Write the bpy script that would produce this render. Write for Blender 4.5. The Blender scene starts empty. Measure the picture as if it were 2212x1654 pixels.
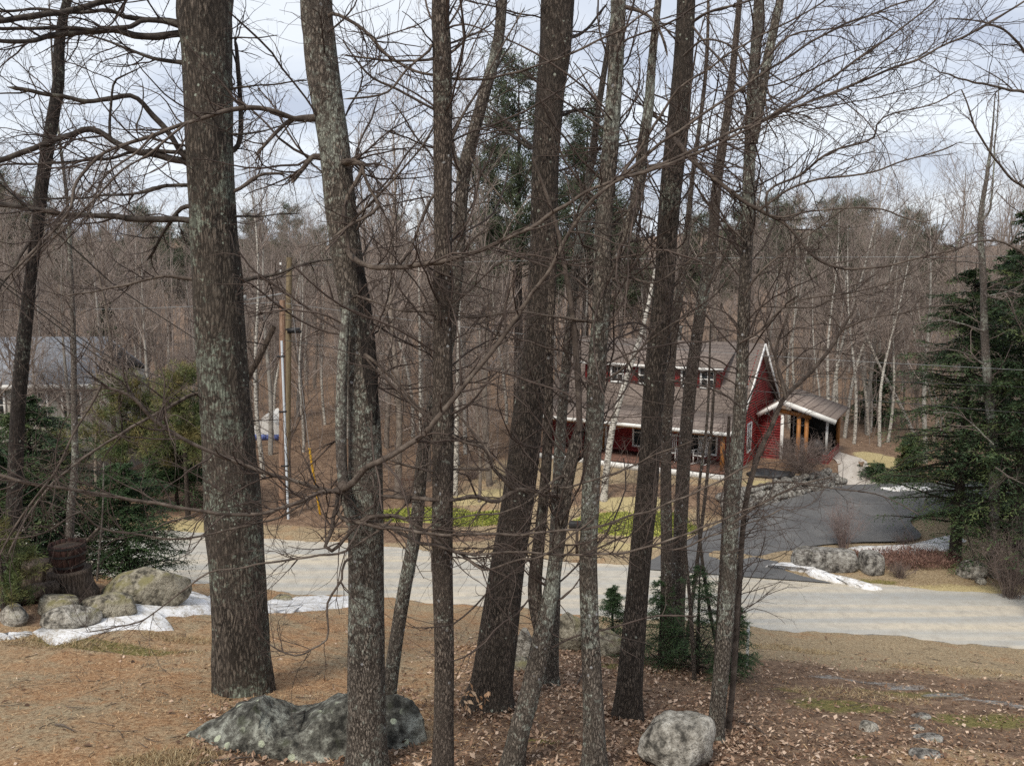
import bpy, bmesh, math, random
import numpy as np
from math import radians as RAD, sin, cos, pi

# ------------------------------------------------------------------ camera, sky, sun, exposure
sc = bpy.context.scene
COL = sc.collection
IW, IH, FPX, HORIZ = 2212.0, 1654.0, 1736.0, 600.0
CAMZ = 9.8
PITCH = math.atan((IH / 2 - HORIZ) / FPX)

cam_d = bpy.data.cameras.new('camera')
cam_d.sensor_fit = 'HORIZONTAL'
cam_d.sensor_width = 36.0
cam_d.lens = 36.0 * FPX / IW
cam_d.clip_start = 0.05
cam_d.clip_end = 6000.0
cam = bpy.data.objects.new('camera', cam_d)
COL.objects.link(cam)
cam.location = (0, 0, CAMZ)
cam.rotation_euler = (pi / 2 - PITCH, 0, 0)
sc.camera = cam

SUN_EL, SUN_AZ = RAD(52), RAD(205)      # azimuth clockwise from +Y: behind the camera, a little left

world = bpy.data.worlds.new('World')
sc.world = world
world.use_nodes = True
wn, wl = world.node_tree.nodes, world.node_tree.links
wn.clear()
w_out = wn.new('ShaderNodeOutputWorld')
w_bg = wn.new('ShaderNodeBackground')
w_bg.inputs['Strength'].default_value = 0.1
w_sky = wn.new('ShaderNodeTexSky')
w_sky.sky_type = 'NISHITA'
w_sky.sun_disc = False
w_sky.sun_elevation = SUN_EL
w_sky.sun_rotation = SUN_AZ
w_tc = wn.new('ShaderNodeTexCoord')
w_sep = wn.new('ShaderNodeSeparateXYZ')
wl.new(w_tc.outputs['Generated'], w_sep.inputs[0])
def wmath(op, a, b=None):
    n = wn.new('ShaderNodeMath'); n.operation = op
    for i, v in enumerate((a, b)):
        if v is None: continue
        if isinstance(v, (int, float)): n.inputs[i].default_value = v
        else: wl.new(v, n.inputs[i])
    return n.outputs[0]
den = wmath('ADD', wmath('MAXIMUM', w_sep.outputs[2], 0.0), 0.16)
w_cmb = wn.new('ShaderNodeCombineXYZ')
wl.new(wmath('DIVIDE', w_sep.outputs[0], den), w_cmb.inputs[0])
wl.new(wmath('DIVIDE', w_sep.outputs[1], den), w_cmb.inputs[1])
w_no = wn.new('ShaderNodeTexNoise')
w_no.inputs['Scale'].default_value = 1.15
w_no.inputs['Detail'].default_value = 7.0
w_no.inputs['Roughness'].default_value = 0.52
w_no.inputs['Distortion'].default_value = 0.35
w_map = wn.new('ShaderNodeMapping')
w_map.inputs['Location'].default_value = (3.3, 1.4, 0)
w_map.inputs['Scale'].default_value = (0.8, 1.25, 1)
wl.new(w_cmb.outputs[0], w_map.inputs[0])
wl.new(w_map.outputs[0], w_no.inputs['Vector'])
w_ramp = wn.new('ShaderNodeValToRGB')
e = w_ramp.color_ramp.elements
e[0].position, e[0].color = 0.36, (2.6, 2.85, 3.4, 1)
e[1].position, e[1].color = 0.62, (4.15, 4.35, 4.6, 1)
m = e.new(0.47); m.color = (3.25, 3.5, 3.95, 1)
wl.new(w_no.outputs['Fac'], w_ramp.inputs[0])
w_mix = wn.new('ShaderNodeMixRGB')
w_mix.inputs[0].default_value = 0.93
wl.new(w_sky.outputs[0], w_mix.inputs[1])
wl.new(w_ramp.outputs[0], w_mix.inputs[2])
wl.new(w_mix.outputs[0], w_bg.inputs['Color'])
wl.new(w_bg.outputs[0], w_out.inputs[0])

sun_d = bpy.data.lights.new('sun', 'SUN')
sun_d.energy = 1.5
sun_d.angle = RAD(14)
sun_d.color = (1.0, 0.94, 0.84)
sun = bpy.data.objects.new('sun', sun_d)
COL.objects.link(sun)
sun.rotation_euler = (pi / 2 - SUN_EL, 0, pi - SUN_AZ)
sun.location = (-8, -20, 40)

sc.view_settings.view_transform = 'Standard'
sc.view_settings.look = 'None'
sc.view_settings.exposure = 1.18
sc.view_settings.gamma = 1.0
sc.view_settings.use_curve_mapping = False
sc.render.engine = 'CYCLES'
sc.cycles.use_denoising = False
sc.cycles.max_bounces = 4
sc.cycles.diffuse_bounces = 3
sc.cycles.glossy_bounces = 2
sc.cycles.transparent_max_bounces = 4
sc.cycles.sample_clamp_indirect = 4.0

# ------------------------------------------------------------------ geometry helpers
rs = np.random.RandomState
CP, SP = cos(PITCH), sin(PITCH)

def ray(px, py):
    u, v = (px - IW / 2) / FPX, (IH / 2 - py) / FPX
    return np.array((u, v * SP + CP, v * CP - SP))

def at(px, py, Y):
    """the point at distance Y (along the ground) seen in direction px, py"""
    d = ray(px, py)
    return np.array((0, 0, CAMZ)) + d * (Y / d[1])

def m_per_px(px, py, Y):
    return Y / ray(px, py)[1] / FPX

def sstep(x, a, b):
    t = np.clip((x - a) / (b - a), 0, 1)
    return t * t * (3 - 2 * t)

def sn(p, f, seed, n=6):
    """smooth pseudo noise in about -1..1 from a few sines"""
    r = rs(seed)
    k = r.normal(size=(n, p.shape[-1])) * f
    ph = r.uniform(0, 2 * pi, n)
    return np.sin(p @ k.T + ph).sum(-1) / math.sqrt(n) * 0.8

def near_edge(x): return 24.5 - .19 * (x + 7.1) + .1 * np.sin(1.3 * x + 1) + .06 * np.sin(3.1 * x) + .035 * np.sin(7.7 * x)
def far_edge(x): return 29.2 - .222 * (x + 8.5) + .1 * np.sin(1.1 * x + 2) + .06 * np.sin(2.7 * x) + .03 * np.sin(8.3 * x)
WN = np.array((-.592, .806)); WP = np.array((8.6, 31.6))

def TH(x, y):
    x = np.asarray(x, float); y = np.asarray(y, float)
    s = near_edge(x) - y
    t = y - far_edge(x)
    zn = np.interp(s, [0, .5, 1.5, 4, 8, 12, 15, 20, 26, 60], [-.02, .06, .25, .95, 2.15, 3.3, 4.1, 5.0, 5.5, 6.5])
    zn = zn + 0.95 * np.exp(-((x + 10.3) / 4.2) ** 2 - ((y - 17.6) / 3.0) ** 2) * sstep(s, 1.0, 4.0)
    d = (x - WP[0]) * WN[0] + (y - WP[1]) * WN[1]
    zf = np.interp(t, [0, .5, 2, 6, 14, 40, 90, 140, 260, 600, 1300], [-.02, .05, .12, .15, .2, .3, .8, 2, 9, 36, 70])
    zf = zf + .85 * sstep(t, 1.5, 8) * sstep(d, 0.05, .5) * (1 - sstep(t, 18, 30)) * sstep(x, -6, 3) * (1 - .6 * sstep(x, 15, 22))
    zf = np.where(t > 120, .8 + (zf - .8) * (.72 + .5 * sn(np.stack([x, y * .6], -1), .006, 21) * sstep(t, 120, 300)), zf)
    w = np.where(s > 0, zn, np.where(t > 0, zf, -.05))
    p = np.stack([x, y], -1)
    off = np.minimum(np.maximum(s, t), 1.2).clip(0, 1.2) / 1.2
    return w + off * (.035 * sn(p, 1.1, 5) + .05 * sn(p, .35, 6))

def G(px, py):
    """where the line of sight through px, py meets the ground"""
    d = ray(px, py); d = d / d[1]
    ys = np.concatenate([np.arange(5, 60, .05), np.arange(60, 400, .5)])
    z = CAMZ + d[2] * ys
    hit = np.nonzero(z <= TH(d[0] * ys, ys))[0]
    Y = ys[hit[0]] if len(hit) else 200.
    return np.array((d[0] * Y, Y, float(TH(d[0] * Y, Y))))

def mesh_np(name, V, F, mat=None, smooth=False):
    V = np.asarray(V, np.float32).reshape(-1, 3)
    if isinstance(F, np.ndarray): groups = [F]
    else: groups = [np.asarray(f, np.int64) for f in F if len(f)]
    me = bpy.data.meshes.new(name)
    me.vertices.add(len(V)); me.vertices.foreach_set('co', V.ravel())
    idx = np.concatenate([g.ravel() for g in groups]).astype(np.int32)
    tot = np.concatenate([np.full(len(g), g.shape[1]) for g in groups]).astype(np.int32)
    st = np.concatenate([[0], np.cumsum(tot)[:-1]]).astype(np.int32)
    me.loops.add(len(idx)); me.loops.foreach_set('vertex_index', idx)
    me.polygons.add(len(tot)); me.polygons.foreach_set('loop_start', st)
    if smooth: me.polygons.foreach_set('use_smooth', np.ones(len(tot), bool))
    me.update(calc_edges=True)
    me.validate()
    if mat: me.materials.append(mat)
    return me

def link(name, me, parent=None, loc=None):
    o = bpy.data.objects.new(name, me)
    COL.objects.link(o)
    if parent: o.parent = parent
    if loc is not None: o.location = tuple(map(float, loc))
    return o

def tag(o, label=None, cat=None, group=None, kind=None):
    if label: o['label'] = label
    if cat: o['category'] = cat
    if group: o['group'] = group
    if kind: o['kind'] = kind
    return o

def empty(name, loc, label, cat, group=None, rz=0):
    o = bpy.data.objects.new(name, None)
    COL.objects.link(o)
    o.empty_display_size = .2
    o.location = tuple(map(float, loc)); o.rotation_euler = (0, 0, rz)
    return tag(o, label, cat, group)

class MB:
    """collects quads and triangles into one mesh"""
    def __init__(s): s.V = []; s.Q = []; s.T = []; s.n = 0
    def add(s, V, F):
        V = np.asarray(V, float).reshape(-1, 3); F = np.asarray(F, np.int64)
        if len(F) == 0: return s
        (s.Q if F.shape[1] == 4 else s.T).append(F + s.n)
        s.V.append(V); s.n += len(V); return s
    def box(s, c, size, rz=0, rx=0, ry=0):
        h = np.array(size) / 2.
        v = np.array([[i, j, k] for i in (-1, 1) for j in (-1, 1) for k in (-1, 1)]) * h
        for ang, a, b in ((rx, 1, 2), (ry, 2, 0), (rz, 0, 1)):
            if ang:
                q = v.copy()
                q[:, a] = v[:, a] * cos(ang) - v[:, b] * sin(ang)
                q[:, b] = v[:, a] * sin(ang) + v[:, b] * cos(ang)
                v = q
        return s.add(v + np.array(c), [[0, 1, 3, 2], [4, 6, 7, 5], [0, 4, 5, 1], [2, 3, 7, 6], [0, 2, 6, 4], [1, 5, 7, 3]])
    def quad(s, a, b, c, d): return s.add([a, b, c, d], [[0, 1, 2, 3]])
    def slab(s, a, b, c, d, th):
        """a sheet with thickness th (downwards along its normal)"""
        P = np.array([a, b, c, d], float)
        n = np.cross(P[1] - P[0], P[3] - P[0]); n /= np.linalg.norm(n)
        return s.add(np.concatenate([P, P - n * th]), [[0, 1, 2, 3], [7, 6, 5, 4], [0, 4, 5, 1], [1, 5, 6, 2], [2, 6, 7, 3], [3, 7, 4, 0]])
    def prism(s, poly, y0, y1):
        """poly in x,z extruded along y"""
        n = len(poly)
        V = [(x, y0, z) for x, z in poly] + [(x, y1, z) for x, z in poly]
        s.add(V, [[i, (i + 1) % n, n + (i + 1) % n, n + i] for i in range(n)])
        for k in range(1, n - 1):
            s.add([V[0], V[k], V[k + 1]], [[0, 1, 2]]); s.add([V[n], V[n + k], V[n + k + 1]], [[0, 2, 1]])
        return s
    def tube(s, P, R, k=8, cap=True):
        V, F = tubes(np.array([P], float), np.array([R], float), k)
        s.add(V, F)
        if cap:
            for ring in (V[:k], V[-k:]):
                c = ring.mean(0)
                s.add(np.concatenate([ring, [c]]), [[i, (i + 1) % k, k] for i in range(k)])
        return s
    def mesh(s, name, mat, smooth=False):
        return mesh_np(name, np.concatenate(s.V), [np.concatenate(g) for g in (s.Q, s.T) if g], mat, smooth)
    def obj(s, name, mat, parent=None, smooth=False): return link(name, s.mesh(name, mat, smooth), parent)

def tubes(P, R, k):
    """P (N,n,3) polylines, R (N,n) radii -> vertices, quads"""
    N, n, _ = P.shape
    T = np.gradient(P, axis=1)
    T /= np.linalg.norm(T, axis=-1, keepdims=True) + 1e-9
    mean = np.abs(P[:, -1] - P[:, 0])
    ref = np.zeros((N, 3)); ref[np.arange(N), np.argmin(mean, 1)] = 1
    A = np.cross(T, ref[:, None, :]); A /= np.linalg.norm(A, axis=-1, keepdims=True) + 1e-9
    B = np.cross(T, A)
    th = np.arange(k) * 2 * pi / k
    ring = A[:, :, None, :] * np.cos(th)[None, None, :, None] + B[:, :, None, :] * np.sin(th)[None, None, :, None]
    V = P[:, :, None, :] + ring * R[:, :, None, None]
    i = np.arange(n - 1)[:, None]; j = np.arange(k)[None, :]; j2 = (j + 1) % k
    q = np.stack([i * k + j, i * k + j2, (i + 1) * k + j2, (i + 1) * k + j], -1).reshape(-1, 4)
    F = (np.arange(N) * n * k)[:, None, None] + q[None]
    return V.reshape(-1, 3), F.reshape(-1, 4)

def resample(P, R, n):
    P = np.asarray(P, float); R = np.asarray(R, float)
    # smooth curve through the traced points (Catmull-Rom), then even spacing
    if len(P) > 2:
        A = np.concatenate([[2 * P[0] - P[1]], P, [2 * P[-1] - P[-2]]]); out = []; rr = []
        for i in range(len(P) - 1):
            p0, p1, p2, p3 = A[i:i + 4]
            for t in np.linspace(0, 1, 8, endpoint=False):
                out.append(.5 * (2 * p1 + (p2 - p0) * t + (2 * p0 - 5 * p1 + 4 * p2 - p3) * t * t + (3 * p1 - p0 - 3 * p2 + p3) * t ** 3))
                rr.append(R[i] * (1 - t) + R[i + 1] * t)
        P = np.array(out + [P[-1]]); R = np.array(rr + [R[-1]])
    d = np.concatenate([[0], np.cumsum(np.linalg.norm(np.diff(P, axis=0), axis=1))])
    t = np.linspace(0, d[-1], n)
    return np.stack([np.interp(t, d, P[:, i]) for i in range(3)], -1), np.interp(t, d, R), d[-1]

def grow(r, PP, PR, n, lens, ang, npts, curl, up, rf, rmin, tr=(.12, 1.), taper=.35, flat=None):
    """n side shoots from polylines PP (N,m,3) with radii PR; returns P, R"""
    N, m, _ = PP.shape
    L = np.linalg.norm(np.diff(PP, axis=1), axis=-1).sum(1)
    i = r.choice(N, n, p=L / L.sum())
    t = r.uniform(tr[0], tr[1], n) * (m - 1)
    k = np.minimum(t.astype(int), m - 2); f = (t - k)[:, None]
    S = PP[i, k] * (1 - f) + PP[i, k + 1] * f
    T = PP[i, k + 1] - PP[i, k]; T /= np.linalg.norm(T, axis=1, keepdims=True) + 1e-9
    rr = PR[i, k]
    Q = r.normal(size=(n, 3))
    if flat is not None: Q[:, 2] *= flat
    Q -= T * (Q * T).sum(1, keepdims=True); Q /= np.linalg.norm(Q, axis=1, keepdims=True) + 1e-9
    a = r.uniform(ang[0], ang[1], n)[:, None]
    D = T * np.cos(a) + Q * np.sin(a)
    ln = r.uniform(lens[0], lens[1], n) * r.uniform(.5, 1.1, n)
    P = np.zeros((n, npts, 3)); P[:, 0] = S
    bend = r.normal(size=(n, 3)) * curl * 5. / npts
    for q in range(1, npts):
        D = D + bend + r.normal(size=(n, 3)) * curl + np.array((0, 0, up)); D /= np.linalg.norm(D, axis=1, keepdims=True)
        P[:, q] = P[:, q - 1] + D * (ln / (npts - 1))[:, None]
    r0 = np.maximum(rmin, np.minimum(rr * rf, .012 * ln + rmin))
    R = r0[:, None] * np.linspace(1, taper, npts)[None]
    return P, np.maximum(R, rmin * .55)

ICO = {}
def ico(sub):
    if sub not in ICO:
        b = bmesh.new(); bmesh.ops.create_icosphere(b, subdivisions=sub, radius=1)
        ICO[sub] = (np.array([v.co[:] for v in b.verts]), np.array([[v.index for v in f.verts] for f in b.faces])); b.free()
    return ICO[sub]

def rock_mesh(name, size, seed, mat, sub=4, facets=9, rough=.06, cut=.72):
    V, F = ico(sub); r = rs(seed); p = V.copy()
    p *= (1 + .16 * sn(p, 1.4, seed) + rough * sn(p, 4.5, seed + 1) + rough * .4 * sn(p, 11, seed + 2))[:, None]
    for _ in range(facets):
        n = r.normal(size=3); n[2] = abs(n[2]) * .7; n /= np.linalg.norm(n)
        c = r.uniform(cut, .98)
        p -= n * np.maximum(p @ n - c, 0)[:, None] * .9
    p *= 1 + .012 * sn(p, 24, seed + 3)[:, None]
    return mesh_np(name, p * np.array(size), F, mat, True)

# ------------------------------------------------------------------ materials
MATS = {}
class NT:
    def __init__(s, name):
        s.m = bpy.data.materials.new(name); s.m.use_nodes = True
        s.t = s.m.node_tree; s.n = s.t.nodes; s.l = s.t.links
        s.b = s.n['Principled BSDF']; s.b.inputs['Specular IOR Level'].default_value = .25
        MATS[name] = s.m
    def put(s, sock, v):
        if hasattr(v, 'is_linked'): s.l.new(v, sock)
        else: sock.default_value = v
    def coord(s, kind='Object', scale=(1, 1, 1)):
        if kind == 'World': o = s.n.new('ShaderNodeNewGeometry').outputs['Position']
        else: o = s.n.new('ShaderNodeTexCoord').outputs[kind]
        mp = s.n.new('ShaderNodeMapping'); mp.inputs['Scale'].default_value = scale
        s.l.new(o, mp.inputs[0]); return mp.outputs[0]
    def noise(s, vec, scale, detail=4, rough=.55, dist=0):
        n = s.n.new('ShaderNodeTexNoise'); s.l.new(vec, n.inputs['Vector'])
        n.inputs['Scale'].default_value = scale; n.inputs['Detail'].default_value = detail
        n.inputs['Roughness'].default_value = rough; n.inputs['Distortion'].default_value = dist
        return n.outputs['Fac']
    def voro(s, vec, scale, feature='F1', out='Distance', rnd=1):
        n = s.n.new('ShaderNodeTexVoronoi'); n.feature = feature; s.l.new(vec, n.inputs['Vector'])
        n.inputs['Scale'].default_value = scale; n.inputs['Randomness'].default_value = rnd
        return n.outputs[out]
    def ramp(s, fac, stops):
        n = s.n.new('ShaderNodeValToRGB'); s.l.new(fac, n.inputs[0]); e = n.color_ramp.elements
        while len(e) < len(stops): e.new(.5)
        for k, (p, c) in enumerate(stops):
            e[k].position = p; e[k].color = (*c, 1) if hasattr(c, '__len__') else (c, c, c, 1)
        return n.outputs[0]
    def mix(s, fac, a, b, mode='MIX'):
        n = s.n.new('ShaderNodeMixRGB'); n.blend_type = mode
        for k, v in enumerate((fac, a, b)):
            if hasattr(v, 'is_linked'): s.l.new(v, n.inputs[k])
            elif k == 0: n.inputs[0].default_value = v
            else: n.inputs[k].default_value = (*v, 1)
        return n.outputs[0]
    def math(s, op, a, b=0.):
        n = s.n.new('ShaderNodeMath'); n.operation = op
        for k, v in enumerate((a, b)):
            if hasattr(v, 'is_linked'): s.l.new(v, n.inputs[k])
            else: n.inputs[k].default_value = v
        return n.outputs[0]
    def rand(s): return s.n.new('ShaderNodeObjectInfo').outputs['Random']
    def bump(s, h, strength=.5, dist=.02):
        n = s.n.new('ShaderNodeBump'); n.inputs['Strength'].default_value = strength; n.inputs['Distance'].default_value = dist
        s.l.new(h, n.inputs['Height']); s.l.new(n.outputs[0], s.b.inputs['Normal']); return s
    def done(s, color, rough=.85):
        s.put(s.b.inputs['Base Color'], color if hasattr(color, 'is_linked') else (*color, 1))
        s.put(s.b.inputs['Roughness'], rough); return s.m

def mat_bark(name, dark, light, lichen, amt, sx=26, sz=3.2, moss=None, bs=1.0, patch=13):
    t = NT(name)
    v = t.coord('Object', (sx, sx, sz))
    no = t.noise(v, 1.0, 7, .68, .8)
    nd = t.n.new('ShaderNodeTexNoise'); t.l.new(v, nd.inputs['Vector']); nd.inputs['Scale'].default_value = .9; nd.inputs['Detail'].default_value = 3
    vd = t.mix(1.0, v, t.mix(1.0, nd.outputs['Color'], (1.1, 1.1, 1.1), 'MULTIPLY'), 'ADD')
    vo = t.voro(vd, .9, 'DISTANCE_TO_EDGE')
    gr = t.noise(t.coord('Object', (sx * 2.2, sx * 2.2, sx * .9)), 1., 4, .7)
    plate = t.math('ADD', t.math('MULTIPLY', t.math('MINIMUM', t.math('MULTIPLY', vo, 2.6), 1.0), .3), t.math('ADD', t.math('MULTIPLY', t.math('SUBTRACT', no, .25), .85), t.math('MULTIPLY', t.math('SUBTRACT', gr, .5), .5)))
    mid = tuple((a + b) / 2 for a, b in zip(dark, light))
    c = t.ramp(plate, [(.26, dark), (.38, mid), (.52, light)])
    c = t.mix(t.ramp(t.noise(t.coord('Object', (6, 6, 3)), 1., 4, .6), [(.4, .45), (.58, 0.)]), c, tuple(x * .55 for x in mid))
    u = t.coord('Object')
    big = t.noise(u, .9, 3)
    c = t.mix(t.ramp(big, [(.35, 0.), (.65, .5)]), c, tuple(x * .62 for x in mid))
    ln = t.noise(u, patch, 7, .75, .4)
    zone = t.noise(u, 1.1, 2, .5)
    lm = t.ramp(t.math('ADD', t.math('MULTIPLY', ln, .62), t.math('MULTIPLY', zone, .5)), [(.64 - amt, 0.), (.675 - amt, .9)])
    lm = t.math('MULTIPLY', lm, t.ramp(plate, [(.3, .35), (.4, 1.)]))
    c = t.mix(lm, c, t.mix(t.noise(u, 40, 3, .7), lichen, tuple(min(.55, x * 1.7) for x in lichen)))
    sp = t.math('ADD', t.voro(u, 9, 'F1'), t.math('MULTIPLY', t.noise(u, 22, 3, .7), .35))
    spn = t.noise(u, 1.7, 2)
    c = t.mix(t.math('MULTIPLY', t.ramp(sp, [(.3, 1.), (.36, 0.)]), t.ramp(spn, [(.52, 0.), (.58, .75)])), c, tuple(min(.5, x * 1.9 + .06) for x in lichen))
    t.bump(plate, bs, .035)
    return t.done(c, .92)

mat_bark('bark_pine', (.018, .014, .011), (.195, .16, .128), (.165, .188, .15), .045, 24, 5.5)
mat_bark('bark_leaning_pine', (.018, .014, .011), (.19, .152, .122), (.21, .225, .18), -.04, 34, 9)
mat_bark('bark_maple', (.03, .023, .018), (.34, .288, .235), (.29, .31, .26), .06, 38, 13)
mat_bark('bark_red_maple', (.025, .018, .014), (.275, .222, .178), (.26, .275, .225), .01, 46, 14)
mat_bark('bark_grey', (.055, .045, .038), (.25, .215, .185), (.26, .275, .23), .06, 34, 16, bs=.5)
mat_bark('bark_dark', (.012, .010, .009), (.085, .068, .058), (.13, .14, .115), .03, 32, 7)
mat_bark('bark_hemlock', (.02, .015, .012), (.13, .1, .082), (.14, .15, .12), 0, 30, 7)

def mat_simple(name, stops, scale=8, kind='Object', vs=(1, 1, 1), rough=.85, bump=0, detail=5, rnd=0, bscale=None):
    t = NT(name); v = t.coord(kind, vs); n = t.noise(v, scale, detail)
    c = t.ramp(n, stops)
    if rnd: c = t.mix(t.math('MULTIPLY', t.rand(), rnd), c, tuple(x * .45 for x in stops[-1][1]))
    if bump: t.bump(t.noise(v, bscale or scale * 2, 6), bump, .02)
    return t.done(c, rough)

mat_simple('limb', [(.3, (.04, .03, .024)), (.55, (.105, .082, .066)), (.75, (.175, .148, .12))], 9, bump=.4, bscale=40)
mat_simple('limb_dark', [(.3, (.02, .016, .013)), (.55, (.062, .05, .042)), (.75, (.12, .115, .09))], 9, bump=.4, bscale=40)
mat_simple('twig', [(.3, (.04, .029, .024)), (.7, (.1, .075, .062))], 3)
mat_simple('twig_dark', [(.3, (.03, .022, .02)), (.7, (.08, .06, .052))], 3)
mat_simple('wood_bark', [(.3, (.11, .088, .072)), (.5, (.2, .165, .135)), (.7, (.31, .268, .225))], 5, rnd=.6)
mat_simple('wood_twig', [(.3, (.2, .162, .138)), (.7, (.35, .288, .25))], 2, rnd=.42)
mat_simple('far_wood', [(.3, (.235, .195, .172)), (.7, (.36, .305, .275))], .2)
mat_simple('hemlock_leaf', [(.3, (.018, .036, .015)), (.55, (.045, .078, .03)), (.75, (.085, .115, .042))], 1.8, rough=.6)
mat_simple('hemlock_dark', [(.3, (.013, .026, .013)), (.5, (.04, .068, .028)), (.68, (.115, .14, .05))], 1.2, rough=.6)  # palest stop paints yellow-green highlights into the needle colour
mat_simple('pine_needle', [(.3, (.03, .055, .022)), (.55, (.07, .1, .035)), (.75, (.11, .13, .045))], 1.2, rough=.6)
mat_simple('pine_yellow', [(.32, (.05, .085, .03)), (.5, (.1, .115, .04)), (.68, (.2, .155, .06))], .9, rough=.6)
mat_simple('pine_far', [(.3, (.038, .056, .032)), (.7, (.098, .115, .065))], .7, rough=.7)

t = NT('birch_bark')
v = t.coord('Object', (7, 7, 26)); n1 = t.noise(v, 1.0, 4)
c = t.ramp(n1, [(.4, (.05, .04, .035)), (.47, (.4, .375, .33)), (.6, (.58, .55, .49))])
c = t.mix(t.ramp(t.noise(t.coord('Object'), 1.6, 3), [(.5, 0.), (.75, .8)]), c, (.25, .22, .19))
t.done(c, .7)

def mat_rock(name, base, lightc, moss, moss_amt, lich=.0, wet=.0):
    t = NT(name); u = t.coord('Object')
    n1 = t.noise(u, 2.2, 7, .62); n2 = t.noise(u, 9, 6, .65); n3 = t.noise(u, 34, 4, .6)
    c = t.ramp(t.math('ADD', t.math('MULTIPLY', n1, .55), t.math('MULTIPLY', n2, .45)), [(.4, tuple(x * .22 for x in base)), (.49, base), (.6, lightc)])
    c = t.mix(t.ramp(n3, [(.38, .5), (.48, 0.)]), c, tuple(x * .3 for x in base))
    nz = t.n.new('ShaderNodeSeparateXYZ'); t.l.new(t.n.new('ShaderNodeNewGeometry').outputs['Normal'], nz.inputs[0])
    mm = t.math('MULTIPLY', t.ramp(nz.outputs[2], [(.3, 0.), (.75, 1.)]), t.ramp(t.noise(u, 3.1, 5), [(.62 - moss_amt, 0.), (.74 - moss_amt, .9)]))
    c = t.mix(mm, c, moss)
    if lich:
        vo = t.voro(u, 4.6, 'F1')
        vo2 = t.math('ADD', vo, t.math('MULTIPLY', t.noise(u, 16, 3), .16))
        msk = t.math('MULTIPLY', t.ramp(vo2, [(.26, 1.), (.30, 0.)]), t.ramp(t.noise(u, 1.9, 2), [(.4, 0.), (.46, lich)]))
        c = t.mix(msk, c, (.46, .49, .36))
    t.bump(t.math('ADD', t.math('MULTIPLY', n2, .7), t.math('MULTIPLY', n3, .3)), 1.0, .08)
    return t.done(c, .9)
mat_rock('rock_slab', (.125, .12, .1), (.38, .385, .325), (.05, .055, .03), .03, 1.0)
mat_rock('rock_granite', (.25, .23, .195), (.47, .445, .39), (.15, .135, .06), .06)
mat_rock('rock_mossy', (.23, .205, .155), (.4, .365, .285), (.2, .18, .085), .15)
mat_rock('rock_wall', (.2, .185, .165), (.4, .385, .35), (.12, .12, .07), .06)

# ground: colours chosen by painted zones (what lies on the ground there), all else by noise
t = NT('ground')
u = t.coord('World')
at1 = t.n.new('ShaderNodeAttribute'); at1.attribute_name = 'zone'
at2 = t.n.new('ShaderNodeAttribute'); at2.attribute_name = 'zone2'
s1 = t.n.new('ShaderNodeSeparateColor'); t.l.new(at1.outputs['Color'], s1.inputs[0])
s2 = t.n.new('ShaderNodeSeparateColor'); t.l.new(at2.outputs['Color'], s2.inputs[0])
nb = t.noise(u, .55, 5, .6); nm = t.noise(u, 3.2, 6, .65); nf = t.noise(u, 17, 5, .7); nff = t.noise(u, 60, 3, .7)
brk = t.math('SUBTRACT', t.math('ADD', t.math('MULTIPLY', nb, .5), t.math('MULTIPLY', nm, .5)), .5)
def zone(sock, lo=.35, hi=.6):
    return t.ramp(t.math('ADD', sock, t.math('MULTIPLY', brk, 1.3)), [(lo, 0.), (hi, 1.)])
fine = t.math('ADD', t.math('MULTIPLY', nf, .6), t.math('MULTIPLY', nff, .4))
straw = t.ramp(fine, [(.37, (.12, .062, .03)), (.49, (.34, .19, .095)), (.61, (.5, .335, .19))])
straw2 = t.ramp(fine, [(.37, (.12, .085, .05)), (.49, (.3, .225, .138)), (.61, (.46, .37, .24))])
lawn = t.mix(t.ramp(t.math('ADD', t.math('ADD', t.math('MULTIPLY', nb, .6), t.math('MULTIPLY', nm, .4)), t.math('MULTIPLY', s2.outputs[2], .12)), [(.42, 0.), (.58, 1.)]), straw, straw2)
leafn = t.math('ADD', t.math('MULTIPLY', fine, .62), t.math('MULTIPLY', nm, .38))
leaf = t.ramp(leafn, [(.38, (.04, .025, .018)), (.49, (.17, .108, .07)), (.6, (.31, .215, .145))])
c = t.mix(zone(s1.outputs[0]), lawn, leaf)
moss = t.ramp(fine, [(.38, (.05, .045, .015)), (.49, (.15, .135, .04)), (.6, (.26, .215, .085))])
c = t.mix(zone(s1.outputs[1], .42, .62), c, moss)
grav = t.ramp(fine, [(.38, (.07, .066, .06)), (.5, (.24, .23, .215)), (.6, (.44, .425, .4))])
c = t.mix(zone(s1.outputs[2], .42, .6), c, grav)
gras = t.ramp(fine, [(.38, (.18, .19, .035)), (.5, (.4, .4, .1)), (.62, (.54, .5, .17))])
c = t.mix(zone(s2.outputs[0], .38, .6), c, gras)
dry = t.ramp(fine, [(.3, (.24, .18, .09)), (.55, (.46, .38, .2)), (.7, (.54, .46, .28))])
c = t.mix(zone(s2.outputs[1], .38, .6), c, dry)
t.bump(t.math('ADD', t.math('MULTIPLY', nf, .6), nff), .7, .04)
t.done(c, .95)

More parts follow.
